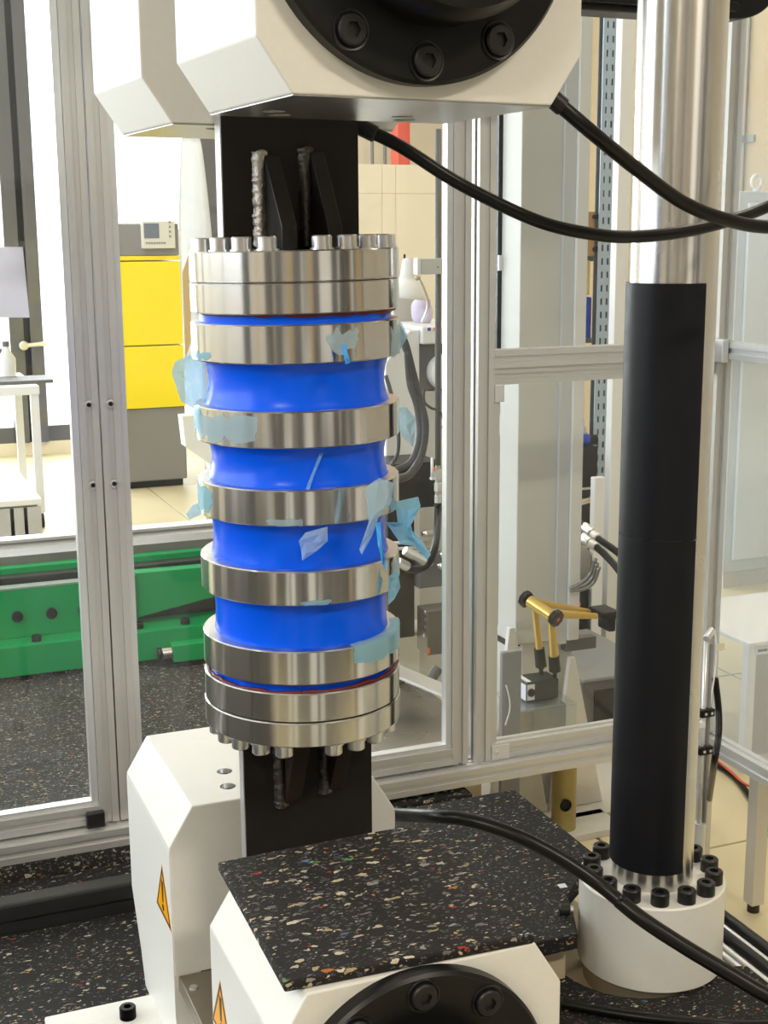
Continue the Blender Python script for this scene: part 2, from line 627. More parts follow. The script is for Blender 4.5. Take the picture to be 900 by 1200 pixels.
# ================================================================ the hall (structure)
FZ = -0.33
floor = struct(pbox('floor', -5.2, 4.7, -6.2, 9.0, FZ - 0.1, FZ - 0.012, floor_joint))
slab_me = None
for i in range(8):
    for j in range(10):
        if slab_me is None:
            o = MB().box(-0.596, 0.596, -0.596, 0.596, -0.012, 0, 0.003).build('floor_slab', floor_m, floor)
            slab_me = o.data
        else:
            o = bpy.data.objects.new('floor_slab', slab_me)
            COL.objects.link(o)
            o.parent = floor
        o.location = (-4.5 + 1.2 * i + 0.35, -2.2 + 1.2 * j + 0.25, FZ)
struct(pbox('ceiling', -5.2, 4.7, -6.2, 9.0, 4.2, 4.3, ceil_m))
mb = MB()
mb.box(-5.2, 4.7, 8.8, 9.0, FZ, FZ + 0.1).box(-5.2, 4.7, 8.8, 9.0, 3.6, 4.2).box(-5.2, -4.4, 8.8, 9.0, FZ + 0.1, 3.6).box(2.3, 4.7, 8.8, 9.0, FZ + 0.1, 3.6)
struct(mb.build('wall_back', wall_m))
mb = MB()
mb.box(-5.2, -5.0, -6.2, 8.8, FZ, 1.3).box(-5.2, -5.0, -6.2, 8.8, 3.9, 4.2).box(-5.2, -5.0, -6.2, -1.4, 1.3, 3.9).box(-5.2, -5.0, 7.4, 8.8, 1.3, 3.9)
struct(mb.build('wall_left', wall_m))
struct(pbox('wall_right', 4.6, 4.75, -6.2, 8.8, FZ, 4.2, wall_tan))
struct(pbox('wall_rear', -5.2, 4.7, -6.35, -6.2, FZ, 4.2, wall_dim))
# unseen strips and boxes added round the viewer to put streaks into the steel
rr = random.Random(3)
tr = [MB(), MB(), MB()]
x = -4.95
while x < 4.4:
    w = rr.choice((0.12, 0.2, 0.35, 0.6, 0.9))
    k = rr.choice((0, 0, 1, 2, 3))
    if k < 3 and x + w < 4.5:
        tr[k].box(x, x + w, -6.19, -6.0 - 0.1 * rr.random(), FZ, rr.choice((2.2, 3.0, 4.19)))
    x += w
y = -5.8
while y < -1.5:
    w = rr.choice((0.12, 0.2, 0.35, 0.6))
    k = rr.choice((0, 0, 1, 3))
    if k < 3:
        tr[k].box(-4.99, -4.85, y, y + w, FZ, rr.choice((2.2, 4.19)))
    k = rr.choice((0, 0, 1, 2, 3))
    if k < 3:
        tr[k].box(4.45, 4.59, y, y + w, FZ, rr.choice((2.2, 4.19)))
    y += w
x = -3.4
while x < 3.2:      # low unseen boxes added to streak the lower rings
    w = rr.choice((0.08, 0.14, 0.22, 0.35))
    k = rr.choice((0, 0, 0, 0, 1, 3))
    if k < 3:
        tr[k].box(x, x + w, -3.0 - 0.3 * rr.random(), -2.45 - 0.2 * rr.random(), FZ, FZ + rr.choice((0.5, 0.9, 1.1)))
    x += w
y = -2.4
while y < 2.2:
    w = rr.choice((0.1, 0.2, 0.3, 0.45))
    k = rr.choice((0, 0, 0, 1, 3))
    if k < 3:
        tr[k].box(-3.0 - 0.4 * rr.random(), -2.4, y, y + w, FZ, FZ + rr.choice((0.5, 0.8, 1.0)))
    k = rr.choice((0, 0, 1, 2, 3))
    if k < 3 and y < -0.6:
        tr[k].box(1.9, 2.3 + 0.4 * rr.random(), y, y + w, FZ, FZ + rr.choice((0.5, 0.8, 1.0)))
    y += w
for k, m_ in enumerate((dark_grey, white_paint, wall_tan)):
    struct(tr[k].build('streak_box_%d' % (k + 2), m_))
struct(pbox('ground_outside', -14, 14, 9.02, 24, FZ - 0.2, FZ - 0.05, outside_m))
# glazed end wall: dark frames, one of them the broad door stile the photo shows at its left edge
win = struct(pbox('window_1', -4.4, 2.3, 8.80, 8.90, FZ + 0.1, FZ + 0.22, frame_grey))
for k, (a, b) in enumerate(((-4.4, -4.3), (-3.1, -3.0), (-1.7, -1.55), (-0.4, -0.3), (2.14, 2.3))):
    pbox('window_mullion', a, b, 8.80, 8.90, FZ + 0.22, 3.6, frame_grey, win)
pbox('window_head', -4.4, 2.3, 8.80, 8.90, 3.5, 3.6, frame_grey, win)
for a, b in ((-4.3, -3.1), (-3.0, -1.7), (-1.55, -0.4), (-0.3, 0.36), (0.74, 2.14)):
    pbox('window_pane', a, b, 8.84, 8.85, FZ + 0.22, 3.5, window_glass, win)
x0 = px(5, 300, Y=8.8).x
x1 = px(50, 400, Y=8.8).x
door = struct(pbox('door_1', x0, x0 + (x1 - x0) * 0.42, 8.76, 8.88, FZ + 0.1, 3.6, frame_grey))
pbox('door_stile', x0 + (x1 - x0) * 0.42, x0 + (x1 - x0) * 0.62, 8.80, 8.88, FZ + 0.1, 3.6, cap_black, door)
pbox('door_stile', x0 + (x1 - x0) * 0.62, x1, 8.76, 8.88, FZ + 0.1, 3.6, frame_grey, door)
hp = px(28, 405, Y=8.7)
MB().cyl((hp.x, 8.76, hp.z), (hp.x, 8.68, hp.z), 0.035, 20, bev=0.01).cyl((hp.x, 8.70, hp.z), (hp.x + 0.16, 8.70, hp.z + 0.01), 0.018, 14).build('door_handle', zinc, door, 40)
mb = MB()
for a, b in ((-1.4, -1.3), (0.9, 1.0), (3.0, 3.1), (5.2, 5.3), (7.3, 7.4)):
    mb.box(-5.15, -5.02, a, b, 1.3, 3.9)
mb.box(-5.15, -5.02, -1.3, 7.3, 2.6, 2.68).box(-5.15, -5.02, -1.3, 7.3, 1.3, 1.38)
struct(mb.build('window_2', frame_grey))
# gabled house outside the end window, washed out by the daylight
gb = px(165, 262, Y=16)
gw = px(205, 262, Y=16).x - gb.x
mb = MB().prism([(gb.x - gw * 1.3, FZ - 0.05), (gb.x + gw * 1.5, FZ - 0.05), (gb.x + gw * 1.5, px(0, 235, Y=16).z - 0.4), (gb.x, px(0, 221, Y=16).z - 0.4), (gb.x - gw * 1.3, px(0, 240, Y=16).z - 0.4)], 'Y', 16, 19)
tag(mb.build('house', wall_m), 'pale gabled house outside the bright end window', 'building')

# ================================================================ test bed and its rubber mats
bed = struct(MB().prism([(-1.75, -1.2), (0.862, -1.2), (0.862, 0.30), (0.73, 0.42), (0.73, 1.16), (0.93, 1.30), (0.93, 2.62), (-1.75, 2.62)], 'Z', FZ, -0.04).build('platform', bed_m))


def rubber_mat(label, x0, x1, y0, y1, z1, t, m, holes=None, poly=None, ang=None):
    mb = MB().prism(poly or [(x0, y0), (x1, y0), (x1, y1), (x0, y1)], 'Z', z1 - t, z1, 0.0025)
    return tag(mb.build('rubber_mat', m), label, 'mat')


ccx, ccy = 0.712, 0.154     # axis of the right column
rubber_mat('long pale speckled mat between the fence and the green machine', -1.7, 0.36, 0.90, 2.46, 0.038, 0.078, mat_far)
rubber_mat('narrow speckled mat strip under the fence beam behind the test block', 0.362, 0.70, 0.88, 1.16, 0.030, 0.07, mat_floor)
rubber_mat('bluish speckled mat strip in front of the fence at the left', -1.7, 0.35, 0.765, 0.895, 0.004, 0.044, mat_floor)
rubber_mat('dark speckled floor mat at the lower left before the black tube', 0, 0, 0, 0, -0.015, 0.025, mat_floor,
           poly=[(-1.7, -1.1), (-0.372, -1.1), (-0.372, 0.312), (-0.115, 0.312), (-0.115, 0.715), (-1.7, 0.715)])
arc = [(ccx - 0.026 + 0.145 * math.cos(a), ccy + 0.020 + 0.145 * math.sin(a)) for a in [R(196 + 8 * k) for k in range(16)]]
rubber_mat('speckled mat at the lower right cut round the column base', 0, 0, 0, 0, -0.004, 0.036, mat_floor,
           poly=[(0.30, -0.9), (0.86, -0.9), (0.86, 0.06), (arc[-1][0] + 0.015, 0.08)] + arc[::-1] + [(0.50, 0.30), (0.30, 0.30)])
rm = rubber_mat('large speckled mat on a plinth between the test block and the column', 0, 0, 0, 0, 0.100, 0.03, mat_floor,
                poly=[(0.20, 0.12), (0.537, 0.115), (0.572, 0.195), (0.592, 0.25), (0.66, 0.305), (0.725, 0.345), (0.725, 0.72), (0.20, 0.72)])
struct(MB().box(0.21, 0.535, 0.15, 0.70, -0.04, 0.07, 0.004).build('streak_box_1', bed_m))
tube_ = MB().box(-1.7, 0.1, 0.718, 0.760, -0.04, 0.008).box(-1.7, 0.1, 0.716, 0.762, 0.008, 0.046, 0.006)
tag(tube_.build('bar', mat('matt_black_tube', (0.02, 0.02, 0.021), 0.55)), 'black square bar lying on the bed along the fence at left', 'bar')
wp = px(659, 1038, Z=0.1006)
o = MB().prism([(-0.008, -0.006), (0.007, -0.008), (0.009, 0.007), (-0.006, 0.008)], 'Z', 0.1, 0.1008).build('paper_scrap', paper)
o.location = (wp.x, wp.y, 0)
tag(o, 'small white paper scrap on the mat left of the column base', 'paper')
kp = px(655, 1068, Z=0.113)
t = thing('knob', 'small black knob bolt beside the column base', 'knob', (kp.x, kp.y, 0.1005))
MB().cyl((kp.x + 0.004, kp.y + 0.006, 0.1125), (kp.x + 0.022, kp.y - 0.002, 0.1125), 0.011, 16, bev=0.002).build('knob_head', screw_black, t, 40)
MB().cyl((kp.x + 0.022, kp.y - 0.002, 0.1125), (kp.x + 0.027, kp.y - 0.004, 0.1125), 0.007, 12).build('knob_stem', zinc, t, 40)

# ================================================================ grip blocks
UR = R(5.2)


def block_body(hw, th, z_wide, z_flat, z_end, y0, y1, top):
    s = 1 if top else -1
    poly = [(-th, z_flat), (th, z_flat), (hw, z_wide), (hw, z_end), (-hw, z_end), (-hw, z_wide)]
    return MB().prism(poly, 'Y', y0, y1, 0.0022, zmin=z_end + 0.01 if not top else None)


def end_cap(parent, c, r, y_face, bolts, small, boss):
    d = MB().lathe([(0, 0), (r - 0.003, 0), (r, -0.003), (r, 0.0)][0:0] or [(0, 0.022), (r - 0.004, 0.022), (r, 0.018), (r, 0)], 96,
                   Matrix.Translation((c[0], y_face, c[1])) @ Matrix.Rotation(R(90), 4, 'X')).build('cylinder_cap', cap_black, parent, 40)
    b = MB().lathe([(0, 0.085), (boss - 0.01, 0.085), (boss, 0.07), (boss, 0.021)], 72,
                   Matrix.Translation((c[0] + 0.01, y_face, c[1])) @ Matrix.Rotation(R(90), 4, 'X')).build('piston_boss', cap_black, d, 40)
    for rr, rad, angs in bolts:
        for a in angs:
            p = (c[0] + rr * math.sin(a), y_face - 0.0215, c[1] + rr * math.cos(a))
            MB().lathe([(rad * 1.12, 0), (rad * 1.12, 0.0025), (rad * 1.25, 0.003), (rad * 1.3, 0)], 28,
                       Matrix.Translation(p) @ Matrix.Rotation(R(90), 4, 'X')).build('counterbore_rim', screw_black, d, 40)
            screw('cap_screw', rad, 0.008, screw_black, d, p, (0, -1, 0))
    return d


# upper pair, turned 5 degrees about the specimen axis
def upper_thing(name, label, y):
    ca, sa = math.cos(UR), math.sin(UR)
    o = thing(name, label, 'clamp', (-sa * y, ca * y, 1.447), rotz=UR)
    o['_base'] = (0.0, y, 1.447)
    return o


ZT = 2.35
t = upper_thing('grip_block', 'upper cream grip block in front, carrying the large black cap', -0.25)
block_body(0.2, 0.161, 1.503, 1.447, ZT, -0.375, -0.125, True).build('block_body', cream, t)
end_cap(t, (-0.015, 1.647), 0.187, -0.375, ((0.163, 0.0165, [PI + R(33) * k for k in range(-2, 3)]), (0.11, 0.0105, [PI + R(11), PI - R(60)])), None, 0.128)
t2 = upper_thing('grip_block', 'upper cream grip block behind the black plate at left', 0.125)
block_body(0.2, 0.161, 1.503, 1.447, ZT, 0.014, 0.238, True).build('block_body', cream, t2)
# dark clearance holes in the underside
for tt, ys in ((t, (-0.16, -0.20)), (t2, (0.06, 0.12))):
    for o in [c for c in tt.children if c.name.startswith('block_body')]:
        mb = MB()
        for xx in (-0.085, 0.085):
            for yy in ys[:2]:
                mb.cyl((xx + (yy - ys[0]) * 0.6, yy, 1.40), (xx + (yy - ys[0]) * 0.6, yy, 1.49), 0.013, 24)
        bool_cut(o, mb)
        y0_, y1_ = (-0.374, -0.126) if tt is t else (0.015, 0.237)
        pl_ = MB().box(-0.160, 0.160, y0_, y1_, 1.4455, 1.4468).build('ground_underside', steel_flat, tt)
        mb = MB()
        for xx in (-0.085, 0.085):
            for yy in ys[:2]:
                mb.cyl((xx + (yy - ys[0]) * 0.6, yy, 1.44), (xx + (yy - ys[0]) * 0.6, yy, 1.45), 0.0135, 24)
        bool_cut(pl_, mb)
# crosshead above both
t = thing('crosshead', 'cream crosshead above the upper grip blocks', 'machine', (0, 0, ZT))
pbox('crosshead_beam', -0.9, 1.1, -0.4, 0.5, ZT, ZT + 0.35, cream, t, 0.006)

# lower front
t = thing('grip_block', 'lower cream grip block in front, under the speckled mat', 'clamp', (0, -0.29, -0.04))
block_body(0.184, 0.147, 0.395, 0.455, -0.04, -0.44, -0.137, False).build('block_body', cream, t)
end_cap(t, (-0.012, 0.292), 0.167, -0.44, ((0.142, 0.0165, [R(36) * k for k in range(-2, 3)]),), None, 0.10)


def warning_sticker(parent, pts, x, lean):
    """yellow triangle with black border on a face whose normal is -x; pts are (y, z)"""
    c = (sum(p[0] for p in pts) / 3, sum(p[1] for p in pts) / 3)

    def sc(k):
        return [(c[0] + (p[0] - c[0]) * k, c[1] + (p[1] - c[1]) * k) for p in pts]
    s = MB().prism(sc(1.0), 'X', x - 0.0004, x + 0.0002).build('warning_sticker', screw_black, parent)
    MB().prism(sc(1.06), 'X', x - 0.0002, x + 0.0002).build('sticker_edge', sticker_y, s)
    MB().prism(sc(0.80), 'X', x - 0.0007, x - 0.0003).build('sticker_field', sticker_y, s)
    # black hand-crushing style mark: bar with a wedge beneath
    q = [(0.006, 0.032), (-0.006, 0.032), (-0.0035, -0.004), (0.0035, -0.004)]
    mb = MB().prism([(c[0] + a, c[1] + b) for a, b in q], 'X', x - 0.0010, x - 0.0006)
    mb.prism([(c[0] + 0.006 * math.cos(a), c[1] - 0.013 + 0.006 * math.sin(a)) for a in [2 * PI * k / 12 for k in range(12)]], 'X', x - 0.0010, x - 0.0006)
    mb.build('sticker_mark', screw_black, s)
    return s


warning_sticker(t, [(-0.186, 0.339), (-0.138, 0.258), (-0.234, 0.258)], -0.184, 0)

# lower rear
t = thing('grip_block', 'lower cream grip block behind the black plate, two holes on top', 'clamp', (0, 0.26, -0.04))
body = block_body(0.184, 0.147, 0.402, 0.463, 0.19, 0.10, 0.42, False).build('block_body', cream, t)
mb = MB()
for xx in (-0.065, 0.065):
    for yy, dx in ((0.213, 0), (0.153, -0.011)):
        mb.cyl((xx + dx, yy, 0.28), (xx + dx, yy, 0.5), 0.0125, 24)
bool_cut(body, mb)
for xx in (-0.065, 0.065):
    for yy, dx in ((0.213, 0), (0.153, -0.011)):
        MB().lathe([(0.0, 0.30), (0.0115, 0.30), (0.0115, 0.452), (0.01245, 0.4545), (0.01245, 0.2985), (0.0, 0.2985)], 24, Matrix.Translation((xx + dx, yy, 0))).build('bore_liner', cap_black, t, 40)  # black liner puts the shade of the hole into its colour
        MB().lathe([(0.0108, 0.4550), (0.0124, 0.4628), (0.0124, 0.4550)], 24, Matrix.Translation((xx + dx, yy, 0)), closed=True).build('bore_rim', steel_flat, t, 40)
for s in (-1, 1):
    a, b = sorted((s * 0.1843, s * 0.142))
    MB().prism([(0.1006, 0.396), (0.4194, 0.396), (0.4194, 0.191), (0.36, 0.10), (0.335, 0.045), (0.02, 0.045), (0.085, 0.075), (0.10, 0.12), (0.10, 0.1895), (0.1006, 0.1895)], 'X', a, b).build('side_web', cream, t)
    MB().box(min(s * 0.36, s * 0.12), max(s * 0.36, s * 0.12), -0.02, 0.30, -0.04, 0.048, 0.003).build('foot_plate', cream, t)
    fp = px(150, 1192, Z=0.048)
    screw('foot_screw', 0.0135, 0.02, screw_black, t, (-s * fp.x * -1 if s > 0 else fp.x, fp.y, 0.048))
pbox('core_cylinder', -0.13, 0.13, 0.12, 0.36, -0.04, 0.19, dark_grey, t, 0.004)
tb = thing('bridge_plate', 'browned steel bridge plate low between the two lower grip blocks', 'plate', (0, -0.015, -0.04))
bp = pbox('bridge_top', -0.178, 0.178, -0.13, 0.099, 0.165, 0.19, mat('browned_steel', (0.28, 0.24, 0.19), 0.4, 0.8, noise_amt=0.2), tb, 0.002)
sp = px(227, 1158, Z=0.19)
MB().lathe([(0.007, 0), (0.006, 0.003), (0, 0.004)], 16, Matrix.Translation((sp.x, sp.y, 0.19))).build('bridge_screw', zinc, bp, 40)
pbox('bridge_side', -0.176, -0.14, -0.13, -0.025, -0.04, 0.165, dark_grey, tb)
pbox('bridge_side', 0.14, 0.176, -0.13, -0.025, -0.04, 0.165, dark_grey, tb)
warning_sticker(t, [(0.155, 0.348), (0.205, 0.263), (0.106, 0.263)], -0.1844, 0)

# mat lying on the front block, overhanging its edges
zt = 0.455
mpts = [px(255, 1014, Z=0.463), px(440, 978, Z=0.463), px(497, 968, Z=0.463), px(627, 1099, Z=0.463), px(333, 1157, Z=0.463)]
o = MB().prism([(p.x, p.y) for p in mpts], 'Z', 0.4555, 0.4685, 0.003).build('rubber_mat', mat_near)
tag(o, 'square of brightly speckled black rubber lying on the lower front block', 'mat')
# ================================================================ the specimen
SP = thing('pipe_specimen', 'blue rubber pipe specimen with steel rings bolted between black plates', 'specimen', (0, 0, 0.46))
cang = math.atan2(CAM.y, CAM.x)          # direction from the axis to the viewer, for the survey of bolts and tape


def polar(r, a, z):
    """a degrees to the right of the viewer's side"""
    q = cang + R(a)
    return Vector((r * math.cos(q), r * math.sin(q), z))


def ring(name, z1, z0, r, tilt, m=steel, ri=0.11):
    zc = (z0 + z1) / 2
    h = (z1 - z0) / 2
    c = 0.0016
    mb = MB().lathe([(ri, -h), (r - c, -h), (r, -h + c), (r, h - c), (r - c, h), (ri, h)], 128, closed=True)
    o = mb.build(name, m, SP, 30, rel=False)
    o.data.materials.append(steel_flat)
    for p in o.data.polygons:
        if abs(p.normal.z) > 0.9:
            p.material_index = 1
    o.location = (0, 0, zc - 0.46)
    # lean: the near edge's right side up (positive tilt) as seen in the photo
    ax = Vector((math.cos(cang), math.sin(cang), 0))
    o.rotation_mode = 'AXIS_ANGLE'
    o.rotation_axis_angle = (R(tilt), ax.x, ax.y, 0)
    o['_base'] = (0, 0, zc)
    return o


f_top = ring('end_flange', 1.286, 1.2465, 0.1420, 0.9, ri=0.0)
ring('pipe_flange', 1.2455, 1.206, 0.1420, 0.9)
ring('pipe_ring', 1.193, 1.143, 0.1425, 0.7)
ring('pipe_ring', 1.082, 1.034, 0.1415, 0.5)
ring('pipe_ring', 0.979, 0.931, 0.1405, 0.2)
ring('pipe_ring', 0.870, 0.823, 0.1400, -0.1)
ring('pipe_ring', 0.760, 0.713, 0.1400, -0.3)
ring('pipe_flange', 0.701, 0.6605, 0.1400, -0.5)
f_bot = ring('end_flange', 0.6595, 0.625, 0.1410, -0.5, ri=0.0)
prof = [(0.131, 1.207), (0.131, 1.190)]
zs = [(1.143, 1.082), (1.034, 0.979), (0.931, 0.870), (0.823, 0.760)]
for k, (a, b) in enumerate(zs):
    dip = (0.0075, 0.0075, 0.0045, 0.002)[k]
    rr = (0.1285, 0.1275, 0.1255, 0.1235)[k]
    for j in range(9):
        u = j / 8
        prof.append((rr - dip * math.sin(PI * u) ** 0.8, a + 0.002 + (b - a - 0.004) * u))
prof += [(0.128, 0.715), (0.128, 0.700)]
MB().lathe(prof, 128, Matrix.Translation((0, 0, 0))).build('rubber_pipe', blue, SP, 50)
# sealant lines squeezed out of the joints
for nm, zz, rr in (('sealant_bead', 1.2055, 0.1315), ('sealant_bead', 0.7015, 0.1320)):
    mb = MB()
    P = [(polar(rr + 0.0015 * math.sin(5 * a * 0.2) + random.uniform(0, 0.004), a, zz + random.uniform(-0.0015, 0.0015))) for a in range(0, 360, 6)]
    P.append(P[0])
    mb.tube(P, 0.0028, 6, 2)
    mb.build(nm, sealant, SP, True)
# bolt circles
top_angles = [-90, -72, -49, -32, -15.5, 16.5, 33, 49, 73, 92, 110, 128, 146, 164, 180, -164, -146, -128, -110]
for a in top_angles:
    p = polar(0.1255, a, 1.286)
    screw('flange_bolt', 0.0132, 0.0155, zinc, f_top, p, (0, 0, 1), 0.0155)
for a in [x + 3.0 for x in (-81, -63, -47.5, -31, -15.5, 16, 32.5, 50, 71)] + [93, 110, 128, 146, 164, 180, -164, -146, -128, -110]:
    p = polar(0.1245, a, 0.625)
    screw('flange_bolt', 0.0124, 0.0150, zinc, f_bot, p, (0, 0, -1), 0.0155)
# clamp plates with welded ribs
URm = Matrix.Rotation(UR, 4, 'Z')


def clamp_plate(x0, x1, z0, z1, y0, y1, mtx):
    b = bmesh.new()
    mb = MB()
    mb.prism([(x0, z0), (x1, z0), (x1, z1), (x0, z1)], 'Y', y0, y1, 0.001, mtx)
    o = mb.build('clamp_plate', plate_black, SP)
    mb = MB()
    mb.prism([(y0 + 0.0006, z0 + 0.001), (y1 - 0.0006, z0 + 0.001), (y1 - 0.0006, z1 - 0.001), (y0 + 0.0006, z1 - 0.001)], 'X', x0 - 0.0012, x0 + 0.0005, 0, mtx)
    mb.build('plate_edge', plate_edge, o)
    return o


def rib(plate, x0, x1, zt, zb, d0, d1, y, m, mtx, wm, tip=0.0):
    """bar rib standing off the plate: shallow (d0) at zt, deep (d1) at zb"""
    dz = 1 if zt > zb else -1
    poly = [(y, zb), (y - d1, zb), (y - d1, zb + dz * 0.03), (y - d0, zt - dz * 0.008), (y - d0 + 0.006, zt), (y, zt)]
    o = MB().prism(poly, 'X', x0, x1, 0.0015, mtx).build('rib', m, plate)
    b = bmesh.new()
    n = 64
    W_ = 0.015
    rows = []
    for i in range(n + 1):
        z = zt + dz * 0.004 + (zb - zt) * i / n
        row = []
        for k in range(5):
            f = k / 4
            ww = W_ * (1 + 0.16 * noise.noise((i * 0.37, x0 * 50, 0)))
            xx = x0 - ww * (1 - f)
            yy = y - 0.0005 - 0.010 * math.sin(PI * (0.15 + 0.6 * f)) - 0.002 * noise.noise((i * 0.83, f * 5, x0 * 90)) - 0.0012 * random.random()
            if k == 0:
                yy = y + 0.001
            row.append(b.verts.new((xx, yy, z)))
        rows.append(row)
    for A, B in zip(rows, rows[1:]):
        for k in range(4):
            b.faces.new((A[k], A[k + 1], B[k + 1], B[k]))
    b.transform(mtx)
    me = bpy.data.meshes.new('weld_bead')
    bmesh.ops.recalc_face_normals(b, faces=b.faces[:])
    b.to_mesh(me)
    b.free()
    mb = MB()
    mb.bm.from_mesh(me)
    bpy.data.meshes.remove(me)
    mb.sphere(tuple(mtx @ Vector((x0 - 0.002, y - 0.004, zt + dz * 0.002))), 0.009, (1, 0.6, 0.6), 12)
    mb.build('weld_bead', wm, o, True)
    return o


pu = clamp_plate(-0.104, 0.0935, 1.286, 1.72, -0.0105, 0.0105, URm)
rib(pu, -0.048, -0.026, 1.408, 1.286, 0.012, 0.062, -0.0105, rib_black, URm, weld)
rib(pu, 0.018, 0.039, 1.414, 1.286, 0.012, 0.062, -0.0105, rib_black, URm, weld_dark)
I4 = Matrix.Identity(4)
pl = clamp_plate(-0.0945, 0.102, 0.195, 0.625, -0.0105, 0.0105, I4)
rib(pl, -0.036, -0.012, 0.495, 0.625, 0.012, 0.055, -0.0105, rib_brown, I4, weld_dark)
rib(pl, 0.032, 0.054, 0.505, 0.625, 0.012, 0.055, -0.0105, rib_brown, I4, weld_dark)

# ================================================================ right column of the load frame
CT = thing('frame_column', 'polished steel load column at right with a black foam sleeve', 'column', (ccx, ccy, -0.04))
CR = 0.0725
MB().lathe([(CR, 0.10), (CR, 2.35)], 128, Matrix.Translation((ccx, ccy, 0))).build('column_shaft', chrome, CT, True)
base = MB().lathe([(0.0, -0.002), (0.127, -0.002), (0.131, 0.002), (0.131, 0.157), (0.128, 0.160), (0.0, 0.160)], 96, Matrix.Translation((ccx, ccy, 0))).build('column_base', cream, CT, 30)
MB().lathe([(0.0, -0.04), (0.120, -0.04), (0.120, -0.0025), (0.0, -0.0025)], 96, Matrix.Translation((ccx, ccy, 0))).build('base_ring', mat('raw_brown_ring', (0.36, 0.3, 0.22), 0.5, 0.3), CT, 30)
ccang = math.atan2(CAM.y - ccy, CAM.x - ccx)
for k in range(14):
    a = ccang + R(8 + 360 / 14 * k)
    screw('base_bolt', 0.0162, 0.0235, screw_black, base, (ccx + 0.1095 * math.cos(a), ccy + 0.1095 * math.sin(a), 0.16))
for z1, z0 in ((1.225, 0.8005), (0.799, 0.196)):
    o = MB().lathe([(CR + 0.0005, z0), (CR + 0.0052, z0), (CR + 0.0052, z1), (CR + 0.0005, z1)], 80, Matrix.Translation((ccx, ccy, 0)), ccang - R(178), ccang + R(43), closed=True).build('foam_sleeve', foam, CT, 40)

# ================================================================ hoses
def hose(label, pts, r, group=None, sheath=None):
    t = thing('hydraulic_hose', label, 'hose', pts[0], group)
    MB().tube(pts, r, 14, 10).build('hose_line', rubber, t, True)
    for i, j in ((0, 1), (-1, -2)):
        p, q = Vector(pts[i]), Vector(pts[j])
        d = (q - p).normalized()
        MB().cyl(p - d * 0.012, p + d * 0.03, r * 1.25, 16, bev=0.002).build('hose_ferrule', screw_black, t, 40)
    if sheath:
        a, b = sheath
        P = spline(pts, 10)
        n = len(P)
        MB().tube(P[int(n * a):int(n * b)], r * 1.09, 14, 1).build('hose_sheath', rubber, t, True)
    return t


def pp(*L):
    return [px(x, y, D=d) for x, y, d in L]


hose('black hose from the upper front block sagging right past the steel column', pp((640, 109, 1.72), (690, 152, 1.74), (745, 197, 1.80), (800, 237, 1.86), (850, 257, 1.90), (900, 266, 1.94), (980, 262, 1.98), (1060, 235, 2.0)), 0.0098)
hose('black hose from the upper rear block, lowest sag before the column', pp((418, 147, 1.85), (470, 172, 1.85), (540, 216, 1.86), (630, 259, 1.88), (700, 275, 1.92), (750, 277, 1.96), (810, 270, 2.0), (860, 257, 2.04), (905, 240, 2.08), (990, 200, 2.1)), 0.0092)
hose('thick black hose leaving the lower rear block and crossing the column base', [Vector((0.2, 0.235, 0.335))] + pp((500, 956, 2.10), (545, 960, 2.06), (600, 977, 2.04), (650, 1002, 2.03), (700, 1035, 2.02), (750, 1075, 1.99), (800, 1108, 1.97), (850, 1138, 1.95), (905, 1170, 1.93), (990, 1210, 1.9)), 0.0105, sheath=(0.55, 0.97))
hose('thin black hose along the mat at the lower right corner', [px(640, 1172, Z=0.008), px(700, 1184, Z=0.0065), px(760, 1193, Z=0.0065), px(830, 1199, Z=0.0065), px(880, 1202, Z=0.0065), px(1000, 1200, Z=0.03)], 0.0085)

# ================================================================ safety fence
FY = 0.95
FF = thing('safety_fence', 'aluminium profile safety fence behind the test machine', 'fence', (0.2, FY, 0.038))
TOPZ = 2.1
extrusion('X', (FY - 0.03, 0.06), -1.5, 1.3695, 0.04, 0.04, 'base_beam', FF)
extrusion('X', (FY + 0.012, 0.06), -1.5, 1.3695, 0.04, 0.04, 'base_beam', FF)
extrusion('Z', (0.752, FY), 0.0805, TOPZ, 0.04, 0.04, 'fence_post', FF)
extrusion('X', (FY, 1.033), 0.7725, 1.3695, 0.04, 0.04, 'mid_rail', FF)
extrusion('X', (FY + 0.004, 0.993), 0.7725, 1.3695, 0.03, 0.038, 'mid_rail', FF)
extrusion('X', (FY, 0.101), 0.7725, 1.3695, 0.04, 0.04, 'bottom_rail', FF)
extrusion('X', (FY, TOPZ + 0.02), -1.5, 1.3695, 0.04, 0.04, 'top_rail', FF)
for x0, x1, z0, z1 in ((0.773, 1.369, 0.122, 0.974), (0.773, 1.369, 1.054, TOPZ)):
    pbox('pane', x0, x1, FY + 0.0, FY + 0.005, z0, z1, glass, FF)
pbox('edge_strip', 0.7725, 0.79, FY - 0.012, FY + 0.012, 0.121, 0.973, alu, FF)
b_ = px(586, 461, Y=FY - 0.02)
pbox('hinge_block', 0.773, 0.797, FY - 0.022, FY - 0.012, b_.z - 0.02, b_.z + 0.02, alu_bright, FF, 0.002)
br = pbox('corner_bracket', 0.773, 0.82, FY - 0.0235, FY - 0.0202, 0.0805, 0.118, alu_bright, FF, 0.001)
screw('bracket_screw', 0.006, 0.003, zinc, br, (0.786, FY - 0.0235, 0.1), (0, -1, 0))
for xx in (-1.2, -0.6, 0.1, 0.6):
    MB().cyl((xx, FY, 0.036 if xx < 0.71 else FZ), (xx, FY, 0.041), 0.012, 16).build('levelling_foot', black_plastic, FF, 40)


